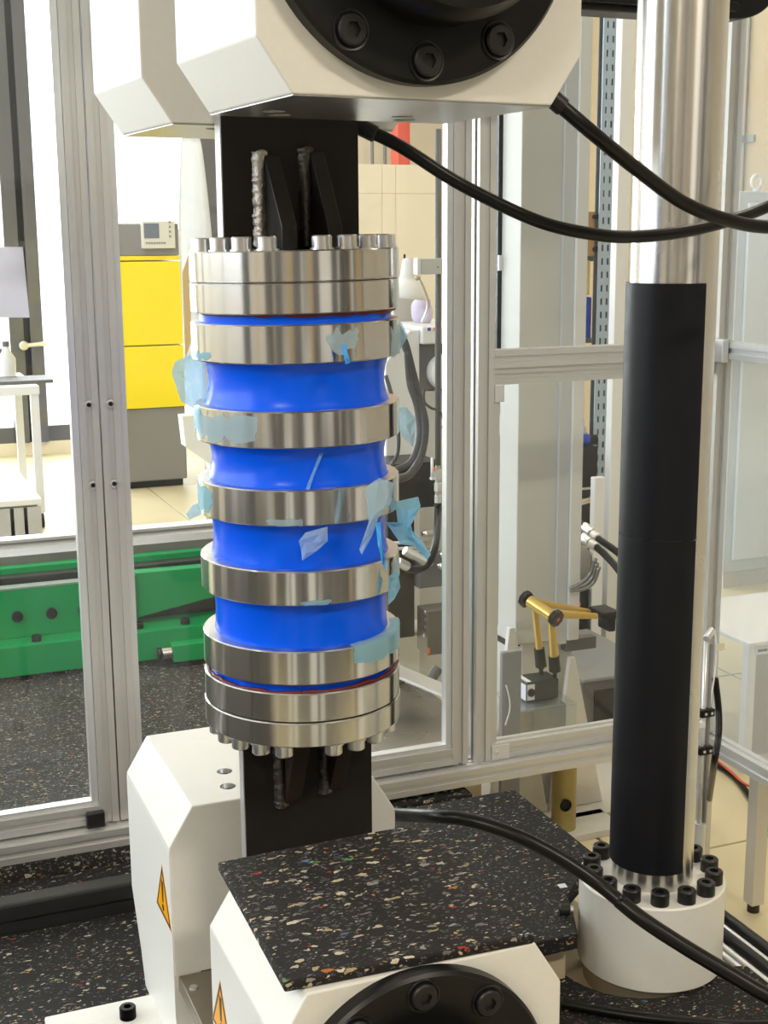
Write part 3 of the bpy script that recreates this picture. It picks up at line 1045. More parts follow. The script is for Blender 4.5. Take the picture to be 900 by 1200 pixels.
def fence_door(label, x0, x1, plugs=()):
    t = thing('safety_door', label, 'door', ((x0 + x1) / 2, FY, 0.081), 'clear sliding doors of the fence')
    del t['group']
    extrusion('Z', (x0 + 0.02, FY), 0.085, TOPZ - 0.005, 0.0395, 0.04, 'door_stile', t)
    s2 = extrusion('Z', (x1 - 0.02, FY), 0.085, TOPZ - 0.005, 0.0395, 0.04, 'door_stile', t)
    extrusion('X', (FY, 0.106), x0 + 0.04, x1 - 0.04, 0.04, 0.04, 'door_rail', t)
    extrusion('X', (FY, TOPZ - 0.03), x0 + 0.04, x1 - 0.04, 0.04, 0.04, 'door_rail', t)
    pbox('pane', x0 + 0.0395, x1 - 0.0395, FY + 0.002, FY + 0.007, 0.125, TOPZ - 0.05, glass, t)
    for side in (x0 + 0.0405, x1 - 0.0545):
        pbox('pane_seal', side, side + 0.014, FY - 0.012, FY + 0.012, 0.127, TOPZ - 0.052, alu_bright, t)
    pbox('pane_seal', x0 + 0.055, x1 - 0.055, FY - 0.012, FY + 0.012, 0.1262, 0.136, alu_bright, t)
    for sx, zz in plugs:
        MB().lathe([(0.0, 0.0015), (0.0045, 0.0015), (0.005, 0.005), (0.0082, 0.0042), (0.0088, 0.0)], 20, Matrix.Translation((sx, FY - 0.0195, zz)) @ Matrix.Rotation(R(90), 4, 'X')).build('slot_plug', zinc, t, 40)
        MB().lathe([(0.0, 0.002), (0.0044, 0.002), (0.0044, 0.0)], 12, Matrix.Translation((sx, FY - 0.0195, zz)) @ Matrix.Rotation(R(90), 4, 'X')).build('plug_hole', screw_black, t, 40)
    return t


z1, z2 = px(111, 474, Y=FY - 0.02).z, px(115, 568, Y=FY - 0.02).z
d1 = fence_door('left sliding door of the fence, paper sheet taped on it', -1.1, -0.1115, [(-0.1315, z1), (-0.1315, z2)])
d2 = fence_door('middle sliding door of the fence, behind the blue specimen', -0.1085, 0.7125, [(-0.0885, z1), (-0.0885, z2)])
c = px(112, 958, Y=FY - 0.025)
pbox('door_stop', c.x - 0.020, c.x + 0.018, FY - 0.037, FY - 0.0205, 0.083, 0.118, black_plastic, d1, 0.003)
# side fence running towards the viewer at the right
SF = thing('side_fence', 'aluminium side fence at the right edge with a square leg', 'fence', (1.39, 0.3, FZ))
extrusion('Z', (1.39, FY), FZ + 0.02, TOPZ, 0.04, 0.04, 'corner_post', SF)
MB().cyl((1.39, FY, FZ), (1.39, FY, FZ + 0.02), 0.015, 16).build('leg_foot', black_plastic, SF, 40)
extrusion('Y', (1.39, 1.033), -0.9, FY - 0.0205, 0.04, 0.04, 'mid_rail', SF, alu_bright)
extrusion('Y', (1.39, 0.04), -0.9, FY - 0.0205, 0.04, 0.04, 'bottom_rail', SF, alu_bright)
pbox('pane', 1.389, 1.394, -0.9, FY - 0.022, 0.062, 1.011, glass_side, SF)
pbox('pane', 1.389, 1.394, -0.9, FY - 0.022, 1.055, TOPZ, glass_side, SF)
pbox('fence_leg', 1.372, 1.408, 0.70, 0.736, FZ + 0.022, 0.0195, alu, SF, 0.002)
MB().cyl((1.39, 0.718, FZ), (1.39, 0.718, FZ + 0.022), 0.015, 16).build('leg_foot', black_plastic, SF, 40)
pbox('rail_bracket', 1.352, 1.3695, FY - 0.062, FY - 0.021, 1.005, 1.060, alu_bright, SF, 0.003)

# ================================================================ tape scraps on the specimen
def tape_patch(label, a0, a1, z0, z1, r, m, seed, top=None):
    """film stuck round a ring; a in degrees right of the viewer's side; top: also folded over the rim to this radius"""
    rnd = random.Random(seed)
    b = bmesh.new()
    na, nz = max(6, int((a1 - a0) / 4)), 5
    rows = []
    for i in range(na + 1):
        f = i / na
        lo = z0 + rnd.uniform(0, 0.3) * (z1 - z0) * (1 if 0 < i < na else 2)
        hi = z1 - (rnd.uniform(0, 0.3) * (z1 - z0) if top is None else 0)
        row = []
        if top is not None:
            row.append(b.verts.new(polar(top + rnd.uniform(0, 0.004), a0 + (a1 - a0) * f, z1 + 0.0008)))
        for k in range(nz + 1):
            rr = r + 0.0007 + rnd.uniform(0, 0.0007)
            row.append(b.verts.new(polar(rr, a0 + (a1 - a0) * f + rnd.uniform(-1, 1), hi + 0.0006 * (top is not None) + (lo - hi) * k / nz)))
        rows.append(row)
    for A, B in zip(rows, rows[1:]):
        for k in range(len(A) - 1):
            b.faces.new((A[k], B[k], B[k + 1], A[k + 1]))
    bmesh.ops.recalc_face_normals(b, faces=b.faces[:])
    me = bpy.data.meshes.new('tape_scrap')
    b.to_mesh(me)
    b.free()
    me.materials.append(m)
    me.shade_smooth()
    o = bpy.data.objects.new('tape_scrap', me)
    COL.objects.link(o)
    return tag(o, label, 'tape')


def tape_flap(label, pts, d0, bend, m, seed, d1=None):
    """loose crumpled piece of film standing off the specimen: outline in photo order, d0 distance at its first point, bending away over its length"""
    rnd = random.Random(seed)
    n = len(pts)
    cx = sum(p[0] for p in pts) / n
    cy = sum(p[1] for p in pts) / n
    d1 = d0 if d1 is None else d1
    b = bmesh.new()

    def P(x, y, f, w):
        return px(x, y, D=d0 + (d1 - d0) * f + bend * w + rnd.uniform(-0.004, 0.004))
    outer = [b.verts.new(P(x, y, i / n, 0.0)) for i, (x, y) in enumerate(pts)]
    mid = [b.verts.new(P(cx + (x - cx) * 0.55, cy + (y - cy) * 0.55, i / n, 0.7)) for i, (x, y) in enumerate(pts)]
    c = b.verts.new(P(cx, cy, 0.5, 1.0))
    for i in range(n):
        j = (i + 1) % n
        b.faces.new((outer[i], outer[j], mid[j], mid[i]))
        b.faces.new((mid[i], mid[j], c))
    bmesh.ops.recalc_face_normals(b, faces=b.faces[:])
    bmesh.ops.solidify(b, geom=b.faces[:], thickness=0.0004)
    me = bpy.data.meshes.new('tape_scrap')
    b.to_mesh(me)
    b.free()
    me.materials.append(m)
    o = bpy.data.objects.new('tape_scrap', me)
    COL.objects.link(o)
    return tag(o, label, 'tape')


tape_flap('large pale blue tape flap sticking out left below the topmost ring', [(205, 424), (222, 416), (240, 424), (243, 452), (240, 492), (226, 478), (212, 470), (201, 436)], 1.88, 0.012, tape_pale, 1)
tape_patch('grey blue tape triangle on the front of the topmost ring', 16, 34, 1.150, 1.191, 0.1425, tape_pale, 2)
tape_flap('narrow bright blue tape tail under the topmost ring', [(400, 405), (405, 403), (411, 425), (405, 427)], 1.70, -0.006, tape_bright, 3)
tape_patch('pale tape wrapped round the right side of the topmost ring', 62, 96, 1.140, 1.188, 0.1425, tape_pale, 4)
tape_flap('thin blue tape loop standing off the right side of the topmost ring', [(463, 372), (472, 380), (478, 394), (470, 408), (459, 420), (462, 405), (470, 394)], 1.84, 0.006, tape_pale, 5)
tape_patch('blue tape sliver along the lower left edge of the topmost ring', -84, -52, 1.1425, 1.156, 0.1425, tape, 6)
tape_patch('broad pale blue tape on the left front of the second ring', -72, -22, 1.036, 1.078, 0.1415, tape_pale, 7)
tape_patch('blue tape patch at the left edge of the second ring', -86, -66, 1.040, 1.082, 0.1415, tape, 8)
tape_flap('pale blue tape flap behind the right side of the second ring', [(463, 478), (476, 477), (487, 490), (487, 505), (484, 524), (474, 514), (465, 500)], 1.93, 0.01, tape_pale, 9)
tape_flap('thin blue tape strip hanging on the second blue pipe section', [(375, 529), (379, 531), (368, 558), (362, 576), (357, 575), (366, 553)], 1.755, -0.004, tape, 10)
tape_patch('blue tape patch on the left side of the third ring', -88, -56, 0.934, 0.978, 0.1405, tape, 11)
tape_flap('crumpled translucent tape over the right front of the third ring', [(428, 572), (444, 560), (462, 566), (458, 590), (444, 606), (436, 628), (424, 650), (421, 644), (432, 612)], 1.73, -0.012, tape_pale, 12)
tape_flap('blue tape star of loose ends right of the third ring', [(463, 588), (490, 582), (493, 593), (478, 598), (474, 620), (482, 616), (484, 630), (505, 650), (500, 656), (486, 640), (470, 638), (452, 612), (466, 612)], 1.86, 0.012, tape, 13)
tape_flap('torn blue tape scrap on the third blue pipe section', [(350, 634), (358, 624), (384, 617), (384, 634), (371, 646), (354, 657), (353, 644)], 1.745, -0.006, tape_pale, 14)
tape_flap('long narrow blue tape strip from the third to the fourth ring', [(440, 612), (446, 612), (448, 640), (453, 668), (449, 664), (443, 640)], 1.75, -0.004, tape_bright, 15)
tape_flap('blue tape curl at the lower right of the fourth ring', [(455, 676), (466, 668), (469, 688), (462, 702), (455, 709)], 1.83, 0.006, tape, 16)
tape_patch('blue tape folded over the right rim of the fifth ring', 30, 96, 0.726, 0.760, 0.1400, tape, 17, top=0.1245)
tape_flap('pale tape wisp left of the third ring above the fence beam', [(218, 602), (226, 592), (243, 586), (246, 594), (234, 604), (222, 609)], 1.90, 0.008, tape_pale, 18)
tape_patch('small tape corner on the lower front edge of the fourth ring', 0, 16, 0.8235, 0.831, 0.1400, tape, 19)
tape_patch('tape smear on the lower front edge of the third ring', -18, 2, 0.9315, 0.943, 0.1405, tape_pale, 20)
tape_patch('faint tape patch on the right side of the fourth ring', 64, 92, 0.826, 0.868, 0.1400, tape_pale, 21)

# ================================================================ behind the left doors
YS = 0.927
p0, p1 = px(-40, 290, Y=YS), px(36, 373, Y=YS)
o = MB().prism([(p0.x, p1.z + 0.004), (p1.x + 0.001, p1.z), (p1.x - 0.004, p0.z), (p0.x, p0.z + 0.002)], 'Y', FY + 0.0005, FY + 0.0015).build('paper_sheet', paper_thin)
tag(o, 'white paper sheet taped to the pane of the left door', 'paper')

# aluminium guard rail behind the green machine
t = thing('guard_rail', 'bright aluminium guard rail above the green machine', 'rail', (0, 2.53, -0.04))
zt = px(100, 630, Y=2.5).z
mb = MB().prism([(2.50, zt - 0.075), (2.56, zt - 0.075), (2.56, zt), (2.52, zt), (2.50, zt - 0.02)], 'X', -1.6, 0.93, 0.002)
mb.build('rail_beam', alu, t)
pbox('rail_cap', -1.6, 0.93, 2.505, 2.565, zt + 0.0005, zt + 0.012, alu_bright, t, 0.002)
mb = MB().box(-1.6, 0.93, 2.492, 2.4995, zt - 0.035, zt - 0.028).box(-1.6, 0.93, 2.492, 2.4995, zt - 0.06, zt - 0.05)
mb.build('rail_lip', alu_bright, t)
for xx in (-1.4, -0.115, 0.86):
    pbox('rail_post', xx - 0.02, xx + 0.02, 2.51, 2.55, -0.04, zt - 0.0755, alu, t)

# green machine
GY = 2.10
t = thing('green_machine', 'green machine bed with black screws standing on the mat behind the fence', 'machine', (0, GY + 0.15, 0.038))
zb, zt1 = px(50, 794, Y=GY).z, px(50, 754, Y=GY).z
xr = 0.62
zb = 0.055
MB().box(-1.5, xr, GY, GY + 0.20, zb, zt1, 0.003).build('base_beam', green, t)
for xx in (-1.2, px(32, 800, Y=GY).x, px(62, 797, Y=GY).x + 0.02, px(200, 780, Y=GY).x, 0.5):
    pbox('machine_foot', xx - 0.018, xx + 0.018, GY + 0.02, GY + 0.07, 0.038, zb, cap_black, t)
yp = GY + 0.085
zt2 = px(50, 688, Y=yp).z
xe = px(158, 680, Y=yp).x
MB().box(-1.5, xe, yp, yp + 0.04, zt1, zt2, 0.003).build('front_plate', green, t)
pbox('front_plate_cap', -1.5, xe, yp - 0.001, yp + 0.041, zt2 + 0.0005, zt2 + 0.006, mat('pale_green_edge', (0.32, 0.42, 0.36), 0.4, 0.3), t)  # paler strip along the top edge of the plate
for x, y in ((20, 722), (60, 718), (98, 714)):
    p = px(x, y, Y=yp)
    screw('plate_screw', 0.0165, 0.013, screw_black, t, (p.x, yp, p.z), (0, -1, 0))
for x, y in ((43, 751), (163, 736), (217, 731)):
    p = px(x, y, Z=zt1)
    screw('beam_screw', 0.0145, 0.018, screw_black, t, (p.x, min(p.y, yp - 0.018), zt1))
MB().box(xe - 0.022, xe + 0.003, yp - 0.012, yp + 0.05, zt1 + 0.001, zt2 + 0.012, 0.003).build('end_plate', mat('dull_green', (0.03, 0.2, 0.1), 0.45), t)
a = px(172, 723, Y=yp)
b = px(250, 705, Y=yp)
c = px(250, 664, Y=yp)
d = px(164, 671, Y=yp)
MB().prism([(xe + 0.0035, a.z), (b.x + 0.1, b.z + 0.03), (b.x + 0.1, c.z), (xe + 0.0035, d.z)], 'Y', yp, yp + 0.05, 0.003).build('tapered_arm', green, t)
zt3 = px(50, 672, Y=yp + 0.1).z
pbox('slide_bed', -1.5, xr, yp + 0.06, yp + 0.11, zt1, px(50, 674, Y=yp + 0.06).z, green_dark, t)
MB().box(-1.5, xr, yp + 0.112, yp + 0.15, zt1, px(50, 662, Y=yp + 0.112).z, 0.003).build('rear_beam', green, t)
pbox('slide_top', -1.5, xr, yp + 0.152, yp + 0.26, zt1, px(50, 649, Y=yp + 0.152).z, mat('brown_grey_slide', (0.18, 0.17, 0.155), 0.5), t)
a, b = px(204, 776, Y=GY - 0.05), px(250, 752, Y=GY - 0.05)
MB().box(a.x, b.x + 0.2, GY - 0.052, GY - 0.0005, 0.055, b.z + 0.002, 0.003).build('clamp_lug', green, t)
pbox('machine_foot', a.x + 0.02, a.x + 0.3, GY - 0.045, GY - 0.005, 0.038, 0.055, cap_black, t)
MB().cyl((a.x - 0.034, GY - 0.03, 0.0815), (a.x - 0.0005, GY - 0.03, 0.0815), 0.018, 24, bev=0.003).build('clamp_pin', steel_flat, t, 40)
MB().cyl((a.x - 0.044, GY - 0.03, 0.0815), (a.x - 0.0345, GY - 0.03, 0.0815), 0.0195, 24, bev=0.002).build('pin_head', screw_black, t, 40)

# yellow machine tool
YM = 7.0
xa, xb = px(128, 400, Y=YM).x, px(214, 400, Y=YM).x
zy0, zy1, zs, zg = px(170, 478, Y=YM).z, px(170, 300, Y=YM).z, px(170, 405, Y=YM).z, px(170, 262, Y=YM).z
t = thing('machine_tool', 'yellow fronted grey machine tool with a small control panel', 'machine', ((xa + xb) / 2, YM + 0.4, FZ))
pbox('lower_cabinet', xa, xb, YM, YM + 0.8, FZ + 0.05, zy0 - 0.001, mid_grey, t, 0.01)
pbox('plinth', xa + 0.02, xb - 0.02, YM + 0.05, YM + 0.75, FZ, FZ + 0.05, cap_black, t)
zd = px(0, 308, Y=YM).z
for a, b in ((zy0, zs - 0.004), (zs + 0.004, zd - 0.004), (zd + 0.004, zy1)):
    pbox('yellow_panel', xa, xb, YM - 0.02 + (0.015 if b == zy1 else 0), YM + 0.8, a, b, yellow, t, 0.004)
pbox('upper_cabinet', xa, xb, YM, YM + 0.8, zy1 + 0.001, zg, mid_grey, t, 0.008)
a, b = px(166, 259, Y=YM - 0.05), px(206, 291, Y=YM - 0.05)
cp = pbox('control_panel', a.x, b.x, YM - 0.05, YM - 0.0005, b.z, a.z, mat('pale_beige_plastic', (0.7, 0.69, 0.62), 0.5), t, 0.006)
pbox('screen', a.x + 0.012, a.x + 0.11, YM - 0.0535, YM - 0.0505, b.z + 0.065, a.z - 0.015, mat('grey_blue_screen', (0.16, 0.19, 0.24), 0.2), cp)
for k in range(8):
    pbox('panel_key', a.x + 0.02 + k * 0.017, a.x + 0.031 + k * 0.017, YM - 0.054, YM - 0.0505, b.z + 0.03, b.z + 0.04, mid_grey, cp)
for k in range(4):
    pbox('panel_key', b.x - 0.04, b.x - 0.028, YM - 0.054, YM - 0.0505, b.z + 0.07 + k * 0.03, b.z + 0.082 + k * 0.03, mid_grey, cp)

# draped white dust cover on a slim stand
YC = 5.0
xl, xr_ = px(207, 300, Y=YC).x, px(247, 300, Y=YC).x
zt4, zb4 = px(226, 158, Y=YC).z, px(226, 425, Y=YC).z
t = thing('draped_stand', 'white plastic dust sheet draped over a slim stand by the yellow machine', 'stand', ((xl + xr_) / 2, YC, FZ))
b = bmesh.new()
rows = []
for i in range(25):
    f = i / 24
    row = []
    for k in range(17):
        u = k / 16
        w = 0.45 + 0.55 * min(1, f * 2.2) ** 0.6
        xx = xl + (xr_ - xl) * (0.5 + (u - 0.5) * w + (0.06 * f))
        yy = YC - 0.03 - 0.05 * math.sin(u * PI) * w - 0.018 * math.sin(u * 17 + f * 2) * f
        row.append(b.verts.new((xx, yy, zt4 + (zb4 - zt4) * f + 0.03 * math.sin(u * 6) * f)))
    rows.append(row)
for A, B in zip(rows, rows[1:]):
    for k in range(16):
        b.faces.new((A[k], A[k + 1], B[k + 1], B[k]))
bmesh.ops.solidify(b, geom=b.faces[:], thickness=0.002)
mb = MB()
mb._add(b)
mb.build('dust_sheet', white_paint, t, True)
xp = px(243, 500, Y=YC).x
MB().cyl((xp, YC + 0.02, FZ), (xp, YC + 0.02, zt4 - 0.02), 0.018, 16).build('stand_pole', alu_bright, t, True)
q = [px(208, 485, Y=YC), px(246, 482, Y=YC), px(246, 560, Y=YC), px(240, 540, Y=YC), px(212, 520, Y=YC)]
MB().prism([(v.x, v.z) for v in q][::-1], 'Y', YC - 0.1, YC - 0.002, 0.004).build('side_shelf', white_paint, t)
pbox('stand_foot', xp - 0.15, xp + 0.15, YC - 0.15, YC + 0.2, FZ, FZ + 0.03, white_paint, t, 0.005)
q = [px(213, 320, Y=YC - 0.1), px(222, 295, Y=YC - 0.1), px(224, 400, Y=YC - 0.1), px(217, 420, Y=YC - 0.1)]
MB().prism([(v.x, v.z) for v in q], 'Y', YC - 0.105, YC - 0.101).build('tan_strip', mat('tan_film', (0.62, 0.45, 0.2), 0.4), t)

# work table with things on it, at the left edge
YT = 6.0
tr = px(46, 452, Y=YT)
zt5 = tr.z
t = thing('work_table', 'white work table on castors by the end window', 'table', (tr.x - 0.7, YT + 0.4, FZ))
pbox('table_top', tr.x - 1.4, tr.x, YT, YT + 0.85, zt5 - 0.05, zt5, white_paint, t, 0.004)
for a in (tr.x - 0.05, tr.x - 1.35):
    for b in (YT + 0.01, YT + 0.78):
        pbox('leg', a, a + 0.045, b, b + 0.045, FZ + 0.09, zt5 - 0.0505, white_paint, t)
        MB().cyl((a + 0.01, b + 0.022, FZ + 0.042), (a + 0.036, b + 0.022, FZ + 0.042), 0.042, 20).build('castor', cap_black, t, 40)
        MB().cyl((a + 0.022, b + 0.022, FZ + 0.06), (a + 0.022, b + 0.022, FZ + 0.09), 0.012, 12).build('castor_stem', zinc, t, 40)
q = px(14, 436, Z=zt5)
tag(pbox('tray', q.x - 0.35, q.x + 0.14, YT + 0.12, YT + 0.42, zt5 + 0.0005, zt5 + 0.02, dark_grey, None, 0.004), 'flat dark tray at the front of the white work table', 'tray')
q = px(8, 425, Y=YT + 0.5)
t = thing('bottle', 'white bottle standing on the work table at the left edge', 'bottle', (q.x, YT + 0.5, zt5))
MB().lathe([(0, 0.001), (0.05, 0.001), (0.052, 0.12), (0.02, 0.17), (0.018, 0.19), (0, 0.19)], 24, Matrix.Translation((q.x, YT + 0.5, zt5))).build('bottle_body', white_paint, t, 40)
MB().lathe([(0, 0.1905), (0.02, 0.1905), (0.02, 0.22), (0, 0.22)], 16, Matrix.Translation((q.x, YT + 0.5, zt5))).build('bottle_cap', dark_grey, t, 40)
q = px(-8, 425, Y=YT + 0.6)
tag(pbox('instrument', q.x - 0.12, q.x + 0.06, YT + 0.6, YT + 0.75, zt5 + 0.0005, zt5 + 0.17, dark_grey, None, 0.01), 'small dark instrument behind the bottle on the work table', 'instrument')
# low white cart in front of the table
YK = 4.75
tr = px(49, 584, Y=YK)
t = thing('low_cart', 'low white drawer cart at the left edge before the work table', 'cart', (tr.x - 0.6, YK + 0.45, FZ))
pbox('cart_top', tr.x - 1.3, tr.x, YK, YK + 0.9, tr.z - 0.03, tr.z, white_paint, t, 0.006)
pbox('cart_body', tr.x - 1.28, tr.x - 0.02, YK + 0.02, YK + 0.88, FZ + 0.05, tr.z - 0.0305, mid_grey, t)
pbox('cart_plinth', tr.x - 1.26, tr.x - 0.0, YK + 0.02, YK + 0.88, FZ, FZ + 0.05, white_paint, t)
for k in range(3):
    x_ = px(8 + 16 * k, 600, Y=YK).x
    dr = pbox('drawer', x_ - 0.05, x_ + 0.035, YK + 0.008, YK + 0.0195, FZ + 0.062, tr.z - 0.04, mat('light_grey_drawer', (0.5, 0.5, 0.5), 0.5), t, 0.002)
    pbox('drawer_pull', x_ - 0.03, x_ + 0.015, YK + 0.002, YK + 0.0078, FZ + 0.10, FZ + 0.115, zinc, dr)

# ================================================================ middle background, right of the specimen
# partition of cream boards, red pillar and pipes behind it
YP = 7.0
zp = px(470, 193, Y=YP).z
t = thing('partition', 'cream board partition behind the desk lamp', 'partition', (3.2, YP, FZ))
zj = px(470, 227, Y=YP).z
xs = [px(q, 250, Y=YP).x for q in (380, 448, 464, 530, 600)]
for a, b in zip(xs, xs[1:]):
    pbox('partition_board', a + 0.0008, b - 0.0008, YP, YP + 0.03, FZ, zj - 0.001, wall_m, t, 0.003)
    pbox('partition_board', a + 0.0008, b - 0.0008, YP, YP + 0.03, zj + 0.001, zp, wall_m, t, 0.003)
a, b = px(466, 160, Y=8.2).x, px(481, 160, Y=8.2).x
tag(MB().box(a, b, 8.2, 8.35, FZ, 4.19, 0.01).build('pillar', redp), 'red steel pillar above the cream partition', 'pillar')
for k, q in enumerate((436, 451)):
    a = px(q, 160, Y=8.6).x
    tag(MB().cyl((a, 8.6, FZ), (a, 8.6, 4.19), 0.014, 12).build('conduit', mid_grey, None, True), ('thin grey conduit on the bright wall, left one', 'thin grey conduit on the bright wall nearer the red pillar')[k], 'pipe')

# desk lamp
YL = 2.6
q = px(475, 305, Y=YL)
t = thing('desk_lamp', 'white bell-shaped desk lamp above the grey test cabinet', 'lamp', (q.x, YL, px(479, 352, Y=YL).z))
zl0, zl1 = px(479, 350, Y=YL).z, px(479, 302, Y=YL).z
h = zl1 - zl0
mtx = Matrix.Translation((q.x, YL, zl0)) @ Matrix.Rotation(R(6), 4, 'Y')
MB().lathe([(0.070, 0), (0.071, 0.003), (0.068, h * 0.12), (0.058, h * 0.28), (0.042, h * 0.40), (0.030, h * 0.47), (0.026, h * 0.54), (0.023, h * 0.9), (0.015, h), (0, h), (0, h - 0.003), (0.013, h - 0.004), (0.02, h * 0.88), (0.022, h * 0.54), (0.038, h * 0.39), (0.055, h * 0.27), (0.066, h * 0.1), (0.068, 0)], 40, mtx).build('lamp_shade', white_paint, t, 50)
MB().cyl((q.x + 0.02, YL, zl0 + h * 0.45), (q.x + 0.06, YL + 0.02, zl0 + h * 0.5), 0.008, 12).build('lamp_joint', zinc, t, True)
MB().tube([(q.x + 0.06, YL + 0.02, zl0 + h * 0.5), (q.x + 0.10, YL + 0.03, zl0 - 0.02), (q.x + 0.085, YL + 0.05, px(500, 386, Y=2.55).z + 0.016)], 0.006, 8, 6).build('lamp_arm', zinc, t, True)
MB().cyl((q.x - 0.003, YL, zl1 - 0.002), (q.x - 0.003, YL, zl1 + 0.012), 0.004, 10).build('lamp_stud', cap_black, t, True)

# grey cabinet of the neighbouring test stand
YB = 2.55
a0 = px(470, 400, Y=YB)
zc0, zc1 = px(500, 560, Y=YB).z, px(500, 386, Y=YB).z
xL = px(452, 440, Y=YB).x
xM = px(489, 440, Y=YB).x
xR = px(560, 440, Y=YB).x
t = thing('test_cabinet', 'pale grey test cabinet with dark front panel and round cover', 'cabinet', ((xL + xR) / 2, YB + 0.25, FZ))
MB().prism([(xL, FZ), (xM + 0.01, FZ), (xM + 0.01, zc1), (px(480, 384, Y=YB).x, zc1), (xL, px(450, 425, Y=YB).z)], 'Y', YB, YB + 0.5, 0.006).build('side_housing', white_paint, t)
pbox('top_housing', xM + 0.0105, xR, YB - 0.02, YB + 0.5, px(500, 403, Y=YB).z, zc1 + 0.01, white_paint, t, 0.006)
pbox('dark_panel', xM + 0.0105, xR, YB + 0.02, YB + 0.5, px(500, 458, Y=YB).z, px(500, 4035 / 10, Y=YB).z - 0.001, dark_grey, t)
pbox('lower_housing', xM + 0.0105, xR, YB + 0.02, YB + 0.5, FZ, px(500, 459, Y=YB).z, grey_paint, t, 0.004)
q = px(521, 436, Y=YB)
MB().lathe([(0, 0.05), (0.045, 0.05), (0.06, 0.04), (0.062, 0)], 40, Matrix.Translation((q.x, YB + 0.0195, q.z)) @ Matrix.Rotation(R(90), 4, 'X')).build('round_cover', white_paint, t, 40)
for (x, y), m_ in zip(((503, 386), (510, 386)), (bluebox, orange)):
    q = px(x, y, Y=YB - 0.021)
    pbox('marker_sticker', q.x - 0.006, q.x + 0.006, YB - 0.0212, YB - 0.0202, q.z - 0.005, q.z + 0.006, m_, t)
q = px(495, 362, Y=YB + 0.2)
b = bmesh.new()
bmesh.ops.create_icosphere(b, subdivisions=3, radius=0.05)
for v in b.verts:
    v.co *= 1 + 0.25 * noise.noise(v.co * 30)
    v.co.z *= 1.05
    v.co.x *= 0.75
mb = MB()
mb._add(b, Matrix.Translation((q.x, YB + 0.2, zc1 + 0.01 + 0.045)))
tag(mb.build('cloth', lilac, None, True), 'crumpled lilac cloth on top of the grey test cabinet', 'cloth')
q = px(464, 365, Y=YB + 0.35)
tag(pbox('box', q.x - 0.03, q.x + 0.05, YB + 0.3, YB + 0.42, zc1 + 0.001, zc1 + 0.10, mat('grey_beige_box', (0.5, 0.48, 0.43), 0.6), None, 0.003), 'grey beige box behind the lilac cloth on the cabinet', 'box')

# bracket arm, upright pipe with valve
YV = 2.0
a, b = px(489, 303, Y=YV), px(530, 321, Y=YV)
t = thing('bracket_arm', 'pale grey square bracket arm holding the upright pipe', 'bracket', (a.x, YV, b.z))
pbox('arm_tube', a.x + 0.012, b.x + 0.08, YV, YV + 0.03, b.z, a.z, grey_paint, t, 0.002)
pbox('arm_cap', a.x, a.x + 0.0115, YV - 0.001, YV + 0.031, b.z - 0.001, a.z + 0.001, white_paint, t, 0.002)
q = px(512, 313, Y=YV)
MB().cyl((q.x + 0.003, YV - 0.003, q.z), (q.x + 0.003, YV, q.z), 0.002, 8).build('arm_screw', screw_black, t)
q = px(513.5, 300, Y=YV + 0.045)
zv = px(513, 545, Y=YV + 0.045).z
t = thing('upright_pipe', 'dark upright pipe with pale valve fittings at its foot', 'pipe', (q.x, YV + 0.045, px(513, 690, Y=YV + 0.045).z))
MB().cyl((q.x, YV + 0.045, zv), (q.x, YV + 0.045, 1.62), 0.0095, 14).build('pipe_tube', dark_grey, t, True)
zz = zv
for (hh, rr, m_) in ((0.014, 0.008, zinc), (0.03, 0.014, alu_bright), (0.012, 0.009, zinc), (0.028, 0.013, alu_bright), (0.012, 0.009, zinc), (0.025, 0.012, alu_bright)):
    MB().cyl((q.x, YV + 0.045, zz - hh), (q.x, YV + 0.045, zz - 0.0003), rr, 6 if rr > 0.01 else 14, bev=0.001).build('valve_fitting', m_, t)
    zz -= hh
MB().cyl((q.x - 0.022, YV + 0.04, zv - 0.04), (q.x - 0.022, YV + 0.04, zv + 0.025), 0.005, 10).build('valve_lever', white_paint, t, True)
pbox('valve_link', q.x - 0.026, q.x - 0.0145, YV + 0.035, YV + 0.05, zv - 0.045, zv - 0.037, white_paint, t)
pbox('orange_tag', q.x - 0.016, q.x - 0.0145, YV + 0.03, YV + 0.045, zv - 0.016, zv - 0.004, orange, t)
MB().tube([(q.x, YV + 0.045, zz), (q.x - 0.002, YV + 0.04, zz - 0.03)] + [px(x, y, D=d) for x, y, d in ((510, 640, 4.0), (500, 662, 3.98), (484, 668, 3.95), (470, 662, 3.92))], 0.0115, 12, 8).build('elbow_hose', rubber, t, True)
for x0, y0, x1, y1 in ((478, 664, 466, 658), (498, 658, 474, 645)):
    MB().cyl(px(x0, y0, D=3.93), px(x1, y1, D=3.9), 0.014, 8, bev=0.002).build('valve_fitting', zinc, t)

